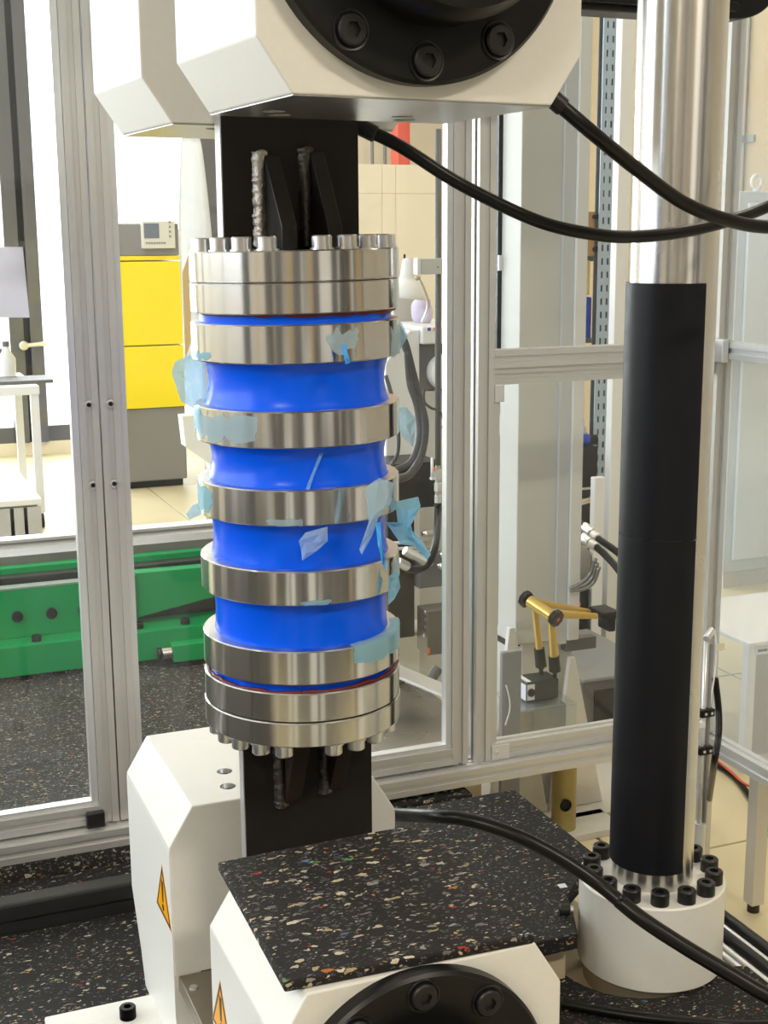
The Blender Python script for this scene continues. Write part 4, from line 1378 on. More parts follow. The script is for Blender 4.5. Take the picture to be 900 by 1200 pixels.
# bundle of hoses arching down beside the cabinet
for lab, pts, r_ in (('outer grey black hose arching down beside the grey cabinet', ((462, 378, 3.9), (474, 402, 3.9), (484, 440, 3.92), (492, 470, 3.95), (498, 500, 3.95), (493, 535, 3.95), (480, 556, 3.93), (462, 562, 3.9)), 0.0125),
                     ('inner dark hose arching below the grey cabinet to the left', ((476, 412, 3.86), (480, 450, 3.87), (488, 475, 3.88), (491, 510, 3.88), (482, 540, 3.87), (462, 551, 3.85)), 0.009),
                     ('thin dark cable loop behind the second ring', ((452, 440, 3.9), (458, 460, 3.9), (466, 500, 3.9), (466, 530, 3.9), (456, 550, 3.9)), 0.006),
                     ('thin black cable in front of the lower cabinet housing', ((497, 455, 3.9), (497, 470, 3.9), (505, 478, 3.9), (515, 482, 3.95), (520, 495, 3.95), (518, 502, 3.95)), 0.004)):
    tag(MB().tube([px(x, y, D=d) for x, y, d in pts], r_, 10, 8).build('cable_hose', mat('grey_black_hose', (0.045, 0.045, 0.05), 0.4), None, True), lab, 'hose')

# hydraulic power block
YH = 2.25
x0, x1 = px(455, 650, Y=YH).x, px(486, 650, Y=YH).x
zh0, zh1 = -0.04, px(470, 545, Y=YH).z
t = thing('hydraulic_unit', 'black hydraulic unit with pipes behind the lower rings', 'machine', ((x0 + x1) / 2, YH + 0.1, -0.04))
pbox('unit_body', x0, x1, YH, YH + 0.2, px(470, 748, Y=YH).z, zh1 - 0.05, cap_black, t, 0.004)
pbox('unit_head', px(447, 550, Y=YH).x, px(520, 560, Y=YH).x, YH + 0.02, YH + 0.2, px(0, 640, Y=YH).z, zh1, cap_black, t, 0.004)
pbox('unit_stand', x0 - 0.02, x1 + 0.2, YH + 0.05, YH + 0.2, -0.04, px(470, 749, Y=YH).z, white_paint, t, 0.004)
for yy in (637, 644):
    a, b = px(450, yy, Y=YH - 0.02), px(503, yy - 3, Y=YH - 0.02)
    MB().cyl(a, b, 0.006, 12).build('unit_pipe', alu_bright, t, True)
for x, y in ((502, 625), (522, 650), (519, 663), (500, 660)):
    q = px(x, y, Y=YH - 0.03)
    MB().cyl((q.x - 0.014, YH - 0.03, q.z), (q.x + 0.014, YH - 0.03, q.z), 0.014, 6, bev=0.002).cyl((q.x - 0.022, YH - 0.03, q.z), (q.x + 0.02, YH - 0.03, q.z), 0.009, 12).build('pipe_fitting', zinc, t)
a, b = px(501, 717, Y=YH - 0.05), px(528, 765, Y=YH - 0.05)
vb = pbox('valve_block', a.x, b.x + 0.03, YH - 0.05, YH + 0.04, b.z, a.z, mat('oily_grey_block', (0.16, 0.15, 0.14), 0.4, 0.4), t, 0.003)
for k in range(4):
    MB().cyl((a.x - 0.005, YH - 0.03, a.z - 0.008 - 0.026 * k), (a.x + 0.003, YH - 0.03, a.z - 0.008 - 0.026 * k), 0.007, 10).build('valve_screw', zinc, vb)
pbox('red_seal', a.x - 0.001, a.x + 0.008, YH - 0.0515, YH - 0.0502, b.z + 0.006, b.z + 0.028, orange, vb)
a, b = px(487, 650, Y=YH), px(530, 683, Y=YH)
pbox('unit_arm', a.x, b.x, YH - 0.03, YH + 0.03, b.z, a.z, dark_grey, t, 0.004)
a = px(500, 800, Y=YH - 0.1)
MB().cyl(px(498, 808, Y=YH - 0.1), px(514, 782, Y=YH - 0.1), 0.018, 16, bev=0.002).build('unit_cylinder', dark_grey, t, 40)

# plates on the bed behind the specimen
pA = [px(440, 868, Z=0.02), px(470, 826, Z=0.02), px(530, 826, Z=0.02), px(545, 886, Z=0.02)]
xa, xb = 0.37, 0.92
tag(pbox('sheet', xa, xb, 1.17, 1.72, -0.0395, 0.012, mat('brushed_brown_steel', (0.42, 0.38, 0.33), 0.28, 0.9, noise_amt=0.25, noise_scale=7), None, 0.002), 'brushed steel cover sheet on the bed behind the middle door', 'plate')
a, b = px(458, 830, Z=0.03), px(497, 812, Z=0.03)
tag(MB().prism([(a.x - 0.06, 1.73), (b.x + 0.01, 1.73), (b.x - 0.02, 1.86), (a.x - 0.04, 1.86)], 'Z', -0.0395, 0.045, 0.003).build('rubber_mat', mat_far), 'small speckled rubber pad behind the brushed cover sheet', 'mat')
b = MB().prism([(1.50, 0.025), (1.60, 0.025), (2.0, 0.20), (2.0, 0.215)], 'X', 0, 0.10)
o = MB().box(-0.05, 0.05, -0.17, 0.30, -0.004, 0.004, 0.002).build('sheet', alu)
q = px(492, 800, Z=0.10)
o.location = (q.x + 0.02, q.y, 0.095)
o.rotation_euler = (R(12), R(8), R(38))
tag(o, 'slanting bright metal strip beside the speckled pad', 'plate')

# ================================================================ big pale machine column behind the fixed panel
YW = 1.42
x0, x1 = px(610, 300, Y=YW).x, px(666, 300, Y=YW).x
xlow = px(610, 300, Y=YW).x
t = thing('machine_column', 'tall pale grey machine column with gusseted foot behind the fence panel', 'column', ((x0 + x1) / 2, YW + 0.1, FZ))
xs0 = px(588, 300, Y=YW).x
xs1 = px(689, 300, Y=YW).x
zc = px(600, 757, Y=YW).z
xf = px(610, 300, Y=YW).x
dep = 0.02
while px(588, 300, Y=YW + dep).x < xf:
    dep += 0.005
pbox('column_shell', xf, x1 + 0.012, YW, YW + dep, zc, 3.2, grey_paint, t, 0.003)
pbox('column_web', xf + 0.03, x1 + 0.05, YW + 0.02, YW + dep + 0.1, FZ + 0.02, zc - 0.0005, grey_paint, t, 0.003)
pbox('guide_strip', x1 - 0.022, x1 + 0.0115, YW - 0.012, YW - 0.0005, zc - 0.01, 3.2, mat('cool_grey_strip', (0.62, 0.64, 0.66), 0.4), t)
pbox('side_cover', x1 + 0.0125, px(689, 300, Y=YW - 0.02).x, YW - 0.02, YW + dep, zc, 3.2, white_paint, t, 0.003)
pbox('slit_strip', px(583.5, 300, Y=YW + dep).x, px(589.5, 300, Y=YW + dep).x, YW + dep + 0.0005, YW + dep + 0.02, px(586, 440, Y=YW + dep).z, 3.2, cap_black, t)  # black strip drawn along the dark slit beside the column
pbox('strip_clip', px(583, 300, Y=YW + dep).x, px(590, 300, Y=YW + dep).x, YW + dep - 0.01, YW + dep + 0.0, px(586, 317, Y=YW + dep).z, px(586, 299, Y=YW + dep).z, white_paint, t)
pbox('cover_foot', xf - 0.004, xf + 0.03, YW + 0.03, YW + dep, zc - 0.014, zc - 0.0005, cap_black, t)
pbox('cover_foot', x1 + 0.012, xs1 + 0.05, YW - 0.01, YW + 0.019, zc - 0.035, zc - 0.0005, dark_grey, t)
for (xa_, ya_), (xb_, yb_), (xc_, yc_) in (((597, 735), (640, 952), (560, 952)), ((668, 770), (704, 940), (640, 940))):
    a, b, c = px(xa_, ya_, Y=YW - 0.02), px(xb_, yb_, Y=YW - 0.02), px(xc_, yc_, Y=YW - 0.02)
    sx = a.x
    # gusset standing in depth, leaning out to the right
    MB().prism([(a.x - 0.005, a.z), (a.x + 0.012, a.z), (b.x, FZ + 0.021), (a.x - 0.06, FZ + 0.021)], 'Y', YW - 0.03, YW - 0.012, 0.002).build('gusset', cream, t)
pbox('foot_plate', xs0 - 0.12, xs1 + 0.25, YW - 0.10, YW + 0.35, FZ, FZ + 0.02, grey_paint, t, 0.003)

a, b = px(589, 765, Y=1.15), px(610, 872, Y=1.15)
t = thing('cover_strip', 'grey cover strip with a white curved wire behind the fence panel', 'cover', ((a.x + b.x) / 2, 1.16, FZ))
pbox('strip_plate', a.x, b.x, 1.15, 1.165, FZ, a.z, mid_grey, t, 0.002)
MB().tube([px(593, 803, Y=1.146), px(597, 820, Y=1.146), px(597, 833, Y=1.146), px(592, 850, Y=1.146)], 0.0022, 8, 6).build('white_wire', white_paint, t, True)
# steel pedestal with clear cover, carrying the magnetic base
YG = 1.19
a, b = px(613, 823, Y=YG), px(662, 900, Y=YG)
zg_ = px(620, 832, Y=YG).z
gx0, gx1 = a.x, px(676, 840, Y=YG).x
t = thing('pedestal', 'grey steel pedestal with clear cover under the magnetic base', 'stand', ((gx0 + gx1) / 2, YG + 0.08, FZ))
pbox('pedestal_block', gx0, gx1 - 0.02, YG + 0.02, YG + 0.14, -0.10, zg_ - 0.006, mat('oily_steel', (0.34, 0.34, 0.33), 0.35, 0.7, noise_amt=0.2), t, 0.003)
pbox('clear_cover', gx0 - 0.004, gx1, YG + 0.002, YG + 0.16, zg_ - 0.0055, zg_, acrylic, t)
pbox('clear_cover', gx0 + 0.035, gx1, YG + 0.002, YG + 0.006, zg_ - 0.07, zg_ - 0.006, acrylic, t)
rb = 0.034
q = px(661, 930, Y=YG + 0.09)
MB().lathe([(0, FZ + 0.0205), (rb, FZ + 0.0205), (rb, -0.1005), (0, -0.1005)], 40, Matrix.Translation((q.x, YG + 0.09, 0))).build('brass_column', brass, t, 40)
qq = px(663, 944, Y=YG + 0.09 - rb)
MB().lathe([(0.0, 0.0015), (0.013, 0.0015), (0.0135, 0.004), (0.017, 0.0038), (0.0175, 0.0)], 28, Matrix.Translation((qq.x, YG + 0.091 - rb, qq.z)) @ Matrix.Rotation(R(90), 4, 'X')).build('cross_bore', cap_black, t, 40)
pbox('pedestal_foot', q.x - 0.09, q.x + 0.16, YG + 0.03, YG + 0.16, FZ, FZ + 0.02, grey_paint, t, 0.002)

ym = YG + 0.05
a, b = px(613, 826, Y=ym), px(654, 800, Y=ym)
t = thing('magnetic_base', 'gold articulated gauge arm on a black magnetic base', 'gauge holder', ((a.x + b.x) / 2, ym + 0.03, zg_))
bx0, bx1 = a.x + 0.01, px(655, 810, Y=ym).x
bz0, bz1 = zg_ + 0.0005, zg_ + 0.056
mbk = MB().box(bx0, bx1, ym, ym + 0.07, bz0, bz1, 0.004).build('magnet_block', mat('dark_green_black', (0.018, 0.025, 0.023), 0.45), t)
pbox('white_label', bx0 - 0.0006, bx0 + 0.001, ym + 0.004, ym + 0.045, bz0 + 0.004, bz1 - 0.008, paper, mbk)
pbox('white_label', bx0 + 0.003, bx0 + 0.016, ym + 0.004, ym + 0.066, bz1 + 0.0001, bz1 + 0.0008, white_paint, mbk)
pbox('face_label', bx0 + 0.002, bx0 + 0.024, ym - 0.0008, ym + 0.0004, bz0 + 0.006, bz1 - 0.006, white_paint, mbk)
MB().cyl((bx0 + 0.012, ym - 0.008, bz0 + 0.028), (bx0 + 0.012, ym - 0.001, bz0 + 0.028), 0.011, 20, bev=0.001).build('magnet_switch', cap_black, mbk, 40)


def arm(name, p, q, r0, r1, m_, parent):
    return MB().cyl(p, q, r0, 14, r1).build(name, m_, parent, 40)


ya, yb = ym + 0.055, ym - 0.005
j1, j2 = px(626, 705, Y=ya), px(646, 722, Y=yb)
f1, f2 = px(634, 790, Y=ya), px(650, 803, Y=ym + 0.015)
f1.z = max(f1.z, bz1 + 0.02)
f2.z = max(f2.z, bz1 + 0.018)
for f, j in ((f1, j1), (f2, j2)):
    MB().cyl((f.x, f.y, bz1 - 0.001), (f.x, f.y, bz1 + 0.012), 0.006, 12).sphere((f.x, f.y, bz1 + 0.016), 0.008).build('ball_joint', cap_black, t, True)
    k = f + (j - f) * 0.28
    arm('arm_socket', f, k, 0.016, 0.0145, cap_black, t)
    arm('lower_arm', k, j, 0.013 if f is f2 else 0.010, 0.0095, gold, t)
e1, e2 = px(693, 717, Y=ya), px(699, 722, Y=yb)
arm('upper_arm', j1, e1, 0.009, 0.0065, gold, t)
arm('upper_arm', j2 + Vector((0.0, 0, 0.006)), e2, 0.0125, 0.008, gold, t)
hub = MB().cyl(j1 + Vector((-0.008, 0.012, 0)), j2 + Vector((0.002, -0.004, 0.0)), 0.0165, 20, bev=0.002).build('elbow_hub', gold, t, 40)
for j, s_ in ((j1 + Vector((-0.010, 0.016, 0)), 1), (j2 + Vector((0.004, -0.006, -0.001)), -1)):
    pr = [(0.0235 * (1.0 if k % 2 else 0.88) * math.cos(PI * k / 8), 0.0235 * (1.0 if k % 2 else 0.88) * math.sin(PI * k / 8)) for k in range(16)]
    y0_, y1_ = sorted((0.0, 0.016 * s_))
    kb = MB().prism(pr, 'Z', y0_, y1_, 0.001, Matrix.Translation(j) @ (j1 - j2 + Vector((-0.012, 0.02, 0))).to_track_quat('Z', 'Y').to_matrix().to_4x4()).build('clamp_knob', cap_black, t)
    if s_ < 0:
        dv = (j2 - j1 + Vector((0.012, -0.02, 0))).normalized()
        MB().cyl(j + dv * 0.0155, j + dv * 0.017, 0.006, 16).build('red_dot', mat('magenta_dot', (0.7, 0.04, 0.12), 0.5), kb)
MB().box(e1.x - 0.004, e1.x + 0.05, yb - 0.01, ya + 0.01, e2.z - 0.012, e1.z + 0.014, 0.004).box(e1.x + 0.02, e1.x + 0.042, yb, ya, e2.z - 0.05, e2.z, 0.004).build('gauge_clamp', cap_black, t)

# ================================================================ slit between the machine column and the load column
YR = 2.7
xa, xb = px(701, 300, Y=YR).x, px(718, 300, Y=YR).x
t = thing('rack_upright', 'blue grey perforated rack upright with two rows of slots', 'rack', ((xa + xb) / 2, YR, FZ))
w = xb - xa
zlo, zhi = 0.0, 2.3
cols = ((0.0, 0.22), (0.36, 0.60), (0.74, 1.0))
mb = MB()
for a, b in cols:
    mb.box(xa + w * a, xa + w * b, YR, YR + 0.004, FZ + 0.01, zhi)
z = FZ + 0.05
while z < zhi:
    mb.box(xa + w * 0.22, xa + w * 0.36, YR, YR + 0.004, z, z + 0.026)
    mb.box(xa + w * 0.60, xa + w * 0.74, YR, YR + 0.004, z, z + 0.026)
    z += 0.05
mb.build('slotted_face', slate_blue, t)
pbox('upright_back', xa, xb, YR + 0.03, YR + 0.034, FZ + 0.01, zhi, dark_grey, t)
mb = MB()
mb.box(xb + 0.0005, xb + 0.005, YR, YR + 0.05, FZ + 0.01, zhi)
z = FZ + 0.05
while z < zhi:
    mb.box(xb + 0.005, xb + 0.022, YR + 0.005, YR + 0.03, z, z + 0.03)
    z += 0.05
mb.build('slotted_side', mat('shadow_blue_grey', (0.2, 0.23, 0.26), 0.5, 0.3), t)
pbox('upright_foot', xa - 0.03, xb + 0.05, YR - 0.03, YR + 0.08, FZ, FZ + 0.01, slate_blue, t)
a, b = px(722, 300, Y=2.4).x, px(737, 300, Y=2.4).x
tag(pbox('post', a, b, 2.4, 2.44, FZ, 3.0, white_paint, None, 0.003), 'white square post just left of the load column', 'post')
# shelf boards of the rack with what they carry
YQ = 2.78
sx0, sx1 = px(640, 300, Y=YQ).x, px(701, 300, Y=YQ).x - 0.012
t = thing('shelf', 'storage shelf of the slotted rack behind the machine column', 'shelf', ((sx0 + sx1) / 2, YQ + 0.2, FZ))
for yy in (300, 396, 512):
    z = px(690, yy, Y=YQ).z
    pbox('shelf_board', sx0, sx1, YQ, YQ + 0.45, z - 0.02, z, mid_grey, t, 0.002)
for a in (sx0, sx1 - 0.03):
    for b in ((YQ + 0.01, YQ + 0.41) if a == sx0 else (YQ + 0.41,)):
        pbox('shelf_post', a, a + 0.03, b, b + 0.03, FZ, 1.9, slate_blue, t)
z1_, z2_, z3_ = (px(690, yy, Y=YQ).z for yy in (300, 396, 512))
x_ = px(682, 300, Y=YQ - 0.05).x
t = thing('wooden_box', 'wooden box with black end knobs on the top rack shelf', 'box', (x_, YQ, z1_))
xe_ = px(700, 300, Y=YQ - 0.05).x - 0.006
MB().box(x_ - 0.2, xe_, YQ - 0.05, YQ + 0.3, z1_ + 0.001, px(690, 248, Y=YQ - 0.05).z, 0.004).build('box_body', wood, t)
for yy in (254, 292):
    q = px(697.5, yy, Y=YQ - 0.055)
    MB().cyl((q.x, YQ - 0.066, q.z), (q.x, YQ - 0.0505, q.z), 0.010, 14).build('end_knob', cap_black, t, 40)
x_ = px(693, 350, Y=YQ - 0.03).x
tag(pbox('crate', x_ - 0.3, xe_, YQ - 0.03, YQ + 0.3, z2_ + 0.001, px(690, 348, Y=YQ - 0.03).z, bluebox, None, 0.006), 'blue plastic crate on the middle rack shelf', 'crate')
tag(pbox('box', x_ - 0.3, xe_ - 0.005, YQ - 0.02, YQ + 0.3, px(690, 346, Y=YQ - 0.02).z, px(690, 305, Y=YQ - 0.02).z, mat('yellow_card', (0.85, 0.68, 0.25), 0.6), None, 0.004), 'yellow box stacked on the blue crate in the rack', 'box')
t = thing('paper_pile', 'pile of white papers on the lower rack shelf', 'papers', (x_, YQ + 0.1, z3_))
for k in range(3):
    pbox('sheet_stack', x_ - 0.28 + 0.01 * k, xe_ - 0.004 * k, YQ - 0.02 + 0.006 * k, YQ + 0.3, z3_ + 0.001 + 0.022 * k, z3_ + 0.022 + 0.022 * k, (paper, white_paint, paper)[k], t)
q = px(686, 517, Y=YQ - 0.1)
t = thing('black_unit', 'black equipment cabinet under the rack shelf with a blue knob on it', 'cabinet', (q.x, YQ - 0.05, FZ))
pbox('unit_case', q.x - 0.25, px(700, 560, Y=YQ - 0.2).x, YQ - 0.2, YQ - 0.02, px(690, 640, Y=YQ - 0.2).z, px(690, 524, Y=YQ - 0.2).z, cap_black, t, 0.004)
pbox('unit_leg', q.x - 0.25, px(684, 560, Y=YQ - 0.2).x, YQ - 0.19, YQ - 0.03, FZ, px(690, 641, Y=YQ - 0.2).z, dark_grey, t)
zz = px(690, 524, Y=YQ - 0.2).z
q = px(682, 517, Y=YQ - 0.15)
MB().cyl((q.x - 0.03, YQ - 0.15, zz + 0.025), (q.x + 0.025, YQ - 0.15, zz + 0.02), 0.022, 18).build('blue_knob', bluebox, t, 40)
MB().cyl((q.x + 0.026, YQ - 0.15, zz + 0.02), (q.x + 0.06, YQ - 0.15, zz + 0.018), 0.02, 18).build('knob_body', cap_black, t, 40)
q = px(690, 572, Y=YQ - 0.2)
pbox('unit_trim', q.x - 0.1, px(699, 572, Y=YQ - 0.2).x, YQ - 0.206, YQ - 0.2005, q.z - 0.004, q.z + 0.004, alu, t)
q = px(690, 588, Y=YQ - 0.23)
MB().cyl((q.x - 0.1, YQ - 0.225, q.z - 0.012), (q.x + 0.025, YQ - 0.225, q.z + 0.01), 0.012, 14).build('unit_tube', zinc, t, True)
# pair of ferruled hoses and lower valve gear there
for k, (lab, L_) in enumerate((('upper ferruled hose in the gap left of the load column', ((672, 606, 3.9), (690, 622, 3.85), (702, 632, 3.8), (722, 646, 3.75), (742, 664, 3.7))),
                               ('lower ferruled hose in the gap left of the load column', ((670, 620, 3.85), (688, 634, 3.8), (700, 642, 3.75), (720, 662, 3.7), (740, 690, 3.65))))):
    P = [px(x, y, D=d) for x, y, d in L_]
    t = thing('gauge_hose', lab, 'hose', P[0])
    MB().tube(P, 0.010, 12, 6).build('hose_line', rubber, t, True)
    d = (P[2] - P[1]).normalized()
    MB().cyl(P[1] - d * 0.03, P[1] + d * 0.02, 0.015, 12, bev=0.002).build('hose_ferrule', zinc, t, 40)
    MB().cyl(P[1] + d * 0.022, P[1] + d * 0.055, 0.0135, 12, bev=0.002).build('hose_collar', alu_bright, t, 40)
a, b = px(664, 640, Y=2.3), px(700, 720, Y=2.3)
t = thing('valve_gear', 'dark valve gear with grey pipes left of the load column', 'machine', (a.x, 2.36, FZ))
pbox('gear_case', a.x, px(690, 700, Y=2.3).x, 2.3, 2.42, FZ, px(680, 690, Y=2.3).z, cap_black, t, 0.003)
q = px(677, 708, Y=2.299)
MB().cyl((q.x, 2.296, q.z), (q.x, 2.2995, q.z), 0.012, 16).build('red_button', redp, t, 40)
for k in range(3):
    MB().tube([px(698 + 2 * k, 655 + 5 * k, D=3.7), px(692 + 2 * k, 672 + 5 * k, D=3.72), px(680 + 2 * k, 684 + 3 * k, D=3.72), px(668, 690 + k, D=3.72)], 0.006, 8, 6).build('gear_pipe', mat('dull_steel_pipe', (0.3, 0.3, 0.3), 0.35, 0.8), t, True)
q = px(686, 662, Y=2.28)
MB().sphere((q.x, 2.32, q.z), 0.055, (0.8, 0.6, 1.2), 20).build('gear_filter', mid_grey, t, True)
pbox('white_side', px(694, 690, Y=2.3).x, px(706, 690, Y=2.3).x, 2.3, 2.33, FZ, px(700, 560, Y=2.3).z, white_paint, t, 0.002)
# dark tank low behind the panel
a, b = px(683, 790, Y=1.75), px(740, 850, Y=1.75)
t = thing('oil_tank', 'grey oil tank low behind the fence panel right of the gusset', 'tank', ((a.x + b.x) / 2, 1.95, FZ))
ztk = px(700, 792, Y=1.75).z
pbox('tank_body', a.x, b.x + 0.1, 1.75, 2.2, FZ, ztk - 0.012, dark_grey, t, 0.004)
pbox('tank_lid', a.x - 0.01, b.x + 0.11, 1.73, 2.22, ztk - 0.0115, ztk, mid_grey, t, 0.004)
q = px(712, 818, Y=1.749)
pbox('tank_recess', q.x - 0.05, q.x + 0.06, 1.744, 1.7495, q.z - 0.11, q.z + 0.03, cap_black, t)

# ================================================================ right edge
# tan wall: conduit with clamp
q = px(866, 120, X=4.55)
t = thing('conduit', 'pale upright conduit with wall clamp on the tan wall', 'pipe', (4.57, q.y, 0.5))
MB().cyl((4.57, q.y, FZ), (4.57, q.y, 4.19), 0.028, 16).build('conduit_tube', alu_bright, t, True)
q2 = px(866, 163, X=4.55)
MB().cyl((4.57, q.y, q2.z - 0.02), (4.57, q.y, q2.z + 0.02), 0.036, 16).box(4.585, 4.598, q.y - 0.11, q.y + 0.11, q2.z - 0.02, q2.z + 0.02).build('wall_clamp', mid_grey, t)
# grey switch cabinet with lifting eyes
YE = 3.3
xa = px(859, 400, Y=YE).x
za = px(880, 224, Y=YE).z
t = thing('switch_cabinet', 'pale grey switch cabinet with white lifting eye at the right edge', 'cabinet', (xa + 0.5, YE + 0.25, FZ))
pbox('cabinet_case', xa, xa + 1.0, YE, YE + 0.5, FZ + 0.08, za, mat('cabinet_grey', (0.60, 0.66, 0.72), 0.5), t, 0.006)  # blue cast of the pane's reflections mixed into the grey
pbox('cabinet_plinth', xa + 0.02, xa + 0.98, YE + 0.02, YE + 0.48, FZ, FZ + 0.079, grey_paint, t)
xd = px(868, 400, Y=YE).x
cdoor = pbox('cabinet_door', xd, xa + 0.96, YE - 0.02, YE - 0.0005, FZ + 0.14, px(880, 238, Y=YE).z, mat('pale_blue_grey', (0.72, 0.80, 0.88), 0.45), t, 0.005)  # door colour also tinted blue for the pane's reflections
q = px(887, 214, Y=YE + 0.06)
b = bmesh.new()
mb = MB()
P = [(q.x + 0.028 * math.cos(2 * PI * k / 24), YE + 0.06, q.z + 0.004 + 0.028 * math.sin(2 * PI * k / 24)) for k in range(25)]
mb.tube(P, 0.009, 10, 1, caps=False)
mb.cyl((q.x, YE + 0.06, za), (q.x, YE + 0.06, q.z - 0.02), 0.016, 16)
mb.build('lifting_eye', white_paint, t, True)
# low white table with label
YN = px(878, 906, Z=FZ).y
q = px(878, 752, Y=YN)
t = thing('side_table', 'low white table with a small label beyond the side fence', 'table', (q.x + 0.3, YN + 0.2, FZ))
pbox('table_top', q.x - 0.014, q.x + 0.6, YN - 0.02, YN + 0.45, q.z - 0.012, q.z + 0.002, white_paint, t, 0.003)
pbox('leg', q.x, q.x + 0.03, YN, YN + 0.03, FZ, q.z - 0.0125, white_paint, t, 0.002)
pbox('leg', q.x + 0.55, q.x + 0.58, YN, YN + 0.03, FZ, q.z - 0.0125, white_paint, t, 0.002)
fp_ = pbox('front_panel', q.x + 0.031, q.x + 0.549, YN + 0.012, YN + 0.022, FZ + 0.05, q.z - 0.0125, mat('warm_grey_panel', (0.42, 0.40, 0.36), 0.5), t)
l_ = pbox('label', q.x + 0.024, q.x + 0.075, YN - 0.003, YN - 0.0005, q.z - 0.045, q.z - 0.018, paper, t)
for k in range(4):
    pbox('label_line', q.x + 0.032 + 0.009 * k, q.x + 0.039 + 0.009 * k, YN - 0.0038, YN - 0.0032, q.z - 0.036, q.z - 0.028, cap_black, l_)
# displacement sensor rod beside the column
q = px(830, 744, D=2.62)
t = thing('sensor_rod', 'slim silver sensor rod with black clamps right of the foam sleeve', 'sensor', (q.x, q.y, -0.04))
zr0 = px(822, 985, D=2.62)
MB().cyl((q.x - 0.004, q.y, zr0.z), (q.x - 0.004, q.y, q.z - 0.008), 0.0042, 14).build('rod', alu_bright, t, True)
MB().cyl((q.x + 0.008, q.y, zr0.z), (q.x + 0.008, q.y, q.z - 0.02), 0.004, 12).build('guide_rod', mid_grey, t, True)
MB().cyl((q.x - 0.012, q.y - 0.01, q.z - 0.004), (q.x + 0.014, q.y + 0.006, q.z + 0.006), 0.0075, 18, bev=0.001).build('sensor_head', alu_bright, t, 40)
MB().cyl((q.x + 0.015, q.y + 0.007, q.z + 0.0065), (q.x + 0.019, q.y + 0.009, q.z + 0.008), 0.004, 12).build('sensor_plug', cap_black, t, True)
MB().tube([(q.x + 0.019, q.y + 0.009, q.z + 0.008), (q.x + 0.027, q.y + 0.01, q.z - 0.02), (q.x + 0.028, q.y + 0.01, q.z - 0.07), (q.x + 0.016, q.y + 0.008, q.z - 0.16)], 0.0016, 8, 8).build('sensor_cable', white_paint, t, True)
pbox('cable_tag', q.x + 0.026, q.x + 0.046, q.y + 0.008, q.y + 0.009, q.z - 0.04, q.z - 0.024, mat('cream_tag', (0.8, 0.76, 0.6), 0.6), t)
for yy in (841, 889):
    c = px(828, yy, D=2.62)
    cb = pbox('rod_clamp', q.x - 0.016, q.x + 0.016, q.y - 0.012, q.y + 0.006, c.z - 0.008, c.z + 0.008, cap_black, t, 0.002)
    for dx in (-0.006, 0.008):
        MB().cyl((q.x + dx, q.y - 0.0135, c.z), (q.x + dx, q.y - 0.0115, c.z), 0.003, 10).build('clamp_screw', zinc, cb)
c = px(823, 851, D=2.62)
pbox('clamp_lug', q.x - 0.02, q.x - 0.005, q.y - 0.01, q.y + 0.004, c.z - 0.012, c.z - 0.002, white_paint, t)
MB().cyl((q.x, q.y, -0.04), (q.x, q.y, zr0.z), 0.012, 16).build('rod_foot', alu, t, 40)
# hoses on the floor at the right and beside the bed
for lab, L_, r_, m_ in (('black hose curving behind the sensor rod', (px(838, 795, D=3.1), px(842, 830, D=3.12), px(842, 862, D=3.1), px(836, 900, D=3.1), px(828, 960, Z=FZ + 0.012)), 0.008, rubber),
                        ('black cable curving over the yellow floor to the right edge', (px(838, 895, Z=FZ + 0.012), px(860, 910, Z=FZ + 0.01), px(880, 935, Z=FZ + 0.01), px(905, 975, Z=FZ + 0.01), px(950, 1010, Z=FZ + 0.01)), 0.009, rubber),
                        ('thin red wire on the yellow floor behind the side fence', (px(838, 890, Z=FZ + 0.02), px(856, 904, Z=FZ + 0.02), px(872, 918, Z=FZ + 0.02), px(890, 925, Z=FZ + 0.02)), 0.004, redp)):
    tag(MB().tube(L_, r_, 10, 8).build('cable_hose', m_, None, True), lab, 'cable')
TZ = -0.075
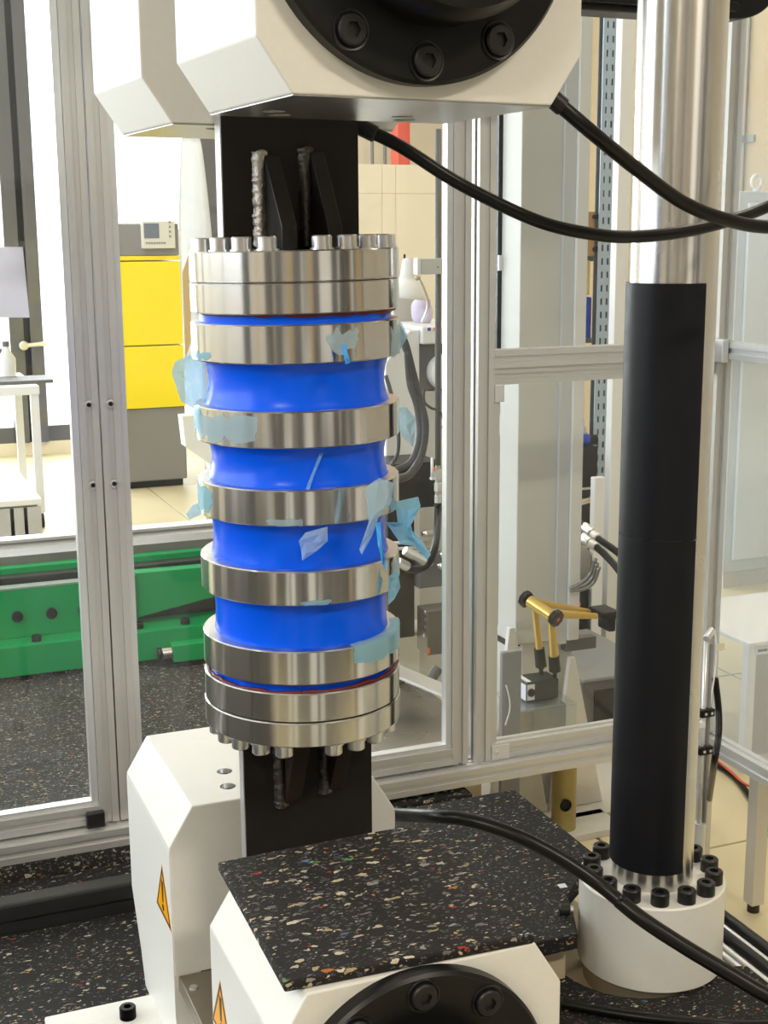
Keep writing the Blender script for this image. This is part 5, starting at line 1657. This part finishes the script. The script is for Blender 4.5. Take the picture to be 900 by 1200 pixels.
for lab, x_, r_, m_ in (('black hose on the tray along the bed side, outermost', 0.998, 0.012, rubber),
                        ('black hose on the tray along the bed side, middle one', 0.955, 0.0115, rubber),
                        ('silver pipe on the tray along the bed side, between the hoses', 0.978, 0.006, alu_bright),
                        ('silver pipe on the tray along the bed side, next to the middle hose', 0.932, 0.006, alu_bright),
                        ('silver pipe on the tray along the bed side, second from the bed', 0.913, 0.006, alu_bright),
                        ('grey pipe on the tray along the bed side, closest to the bed', 0.893, 0.006, grey_paint)):
    P = [(x_, 0.40, TZ + r_ + 0.0005), (x_, 0.30, TZ + r_ + 0.0005), (x_, 0.0, TZ + r_ + 0.0005), (x_, -0.7, TZ + r_ + 0.0005)]
    tag(MB().tube(P, r_, 12, 6).build('side_pipe', m_, None, True), lab, 'pipe')
t = thing('pipe_tray', 'grey metal tray carrying hoses and pipes along the bed side', 'tray', (0.95, -0.2, FZ))
pbox('tray_floor', 0.864, 1.025, -0.9, 0.41, TZ - 0.005, TZ, mat('dull_tray', (0.5, 0.5, 0.5), 0.35, 0.6), t)
for yy in (-0.8, 0.0, 0.3):
    pbox('tray_leg', 0.87, 0.90, yy, yy + 0.03, FZ, TZ - 0.0055, dark_grey, t)
# black cross beam high behind the load column
t = thing('cross_beam', 'black round-ended cross beam high behind the load column', 'beam', (1.0, 0.62, 1.7))
a, b = px(676, 18, Y=0.6), px(860, 21, Y=0.6)
z0_, z1_ = b.z - 0.002, b.z + 0.20
arc_ = [(b.x + 0.10 * math.sin(R(9 * k)), z0_ + 0.06 - 0.06 * math.cos(R(9 * k))) for k in range(11)]
MB().prism([(a.x - 0.6, z0_)] + arc_ + [(b.x + 0.10, z1_), (a.x - 0.6, z1_)], 'Y', 0.6, 0.68, 0.006).build('beam_web', cap_black, t)
pbox('beam_lip', a.x - 0.6, b.x, 0.585, 0.5995, z0_ + 0.012, z0_ + 0.03, cap_black, t, 0.003)
pbox('beam_post', b.x + 0.02, b.x + 0.10, 0.61, 0.67, z1_ + 0.0005, 4.199, cap_black, t)
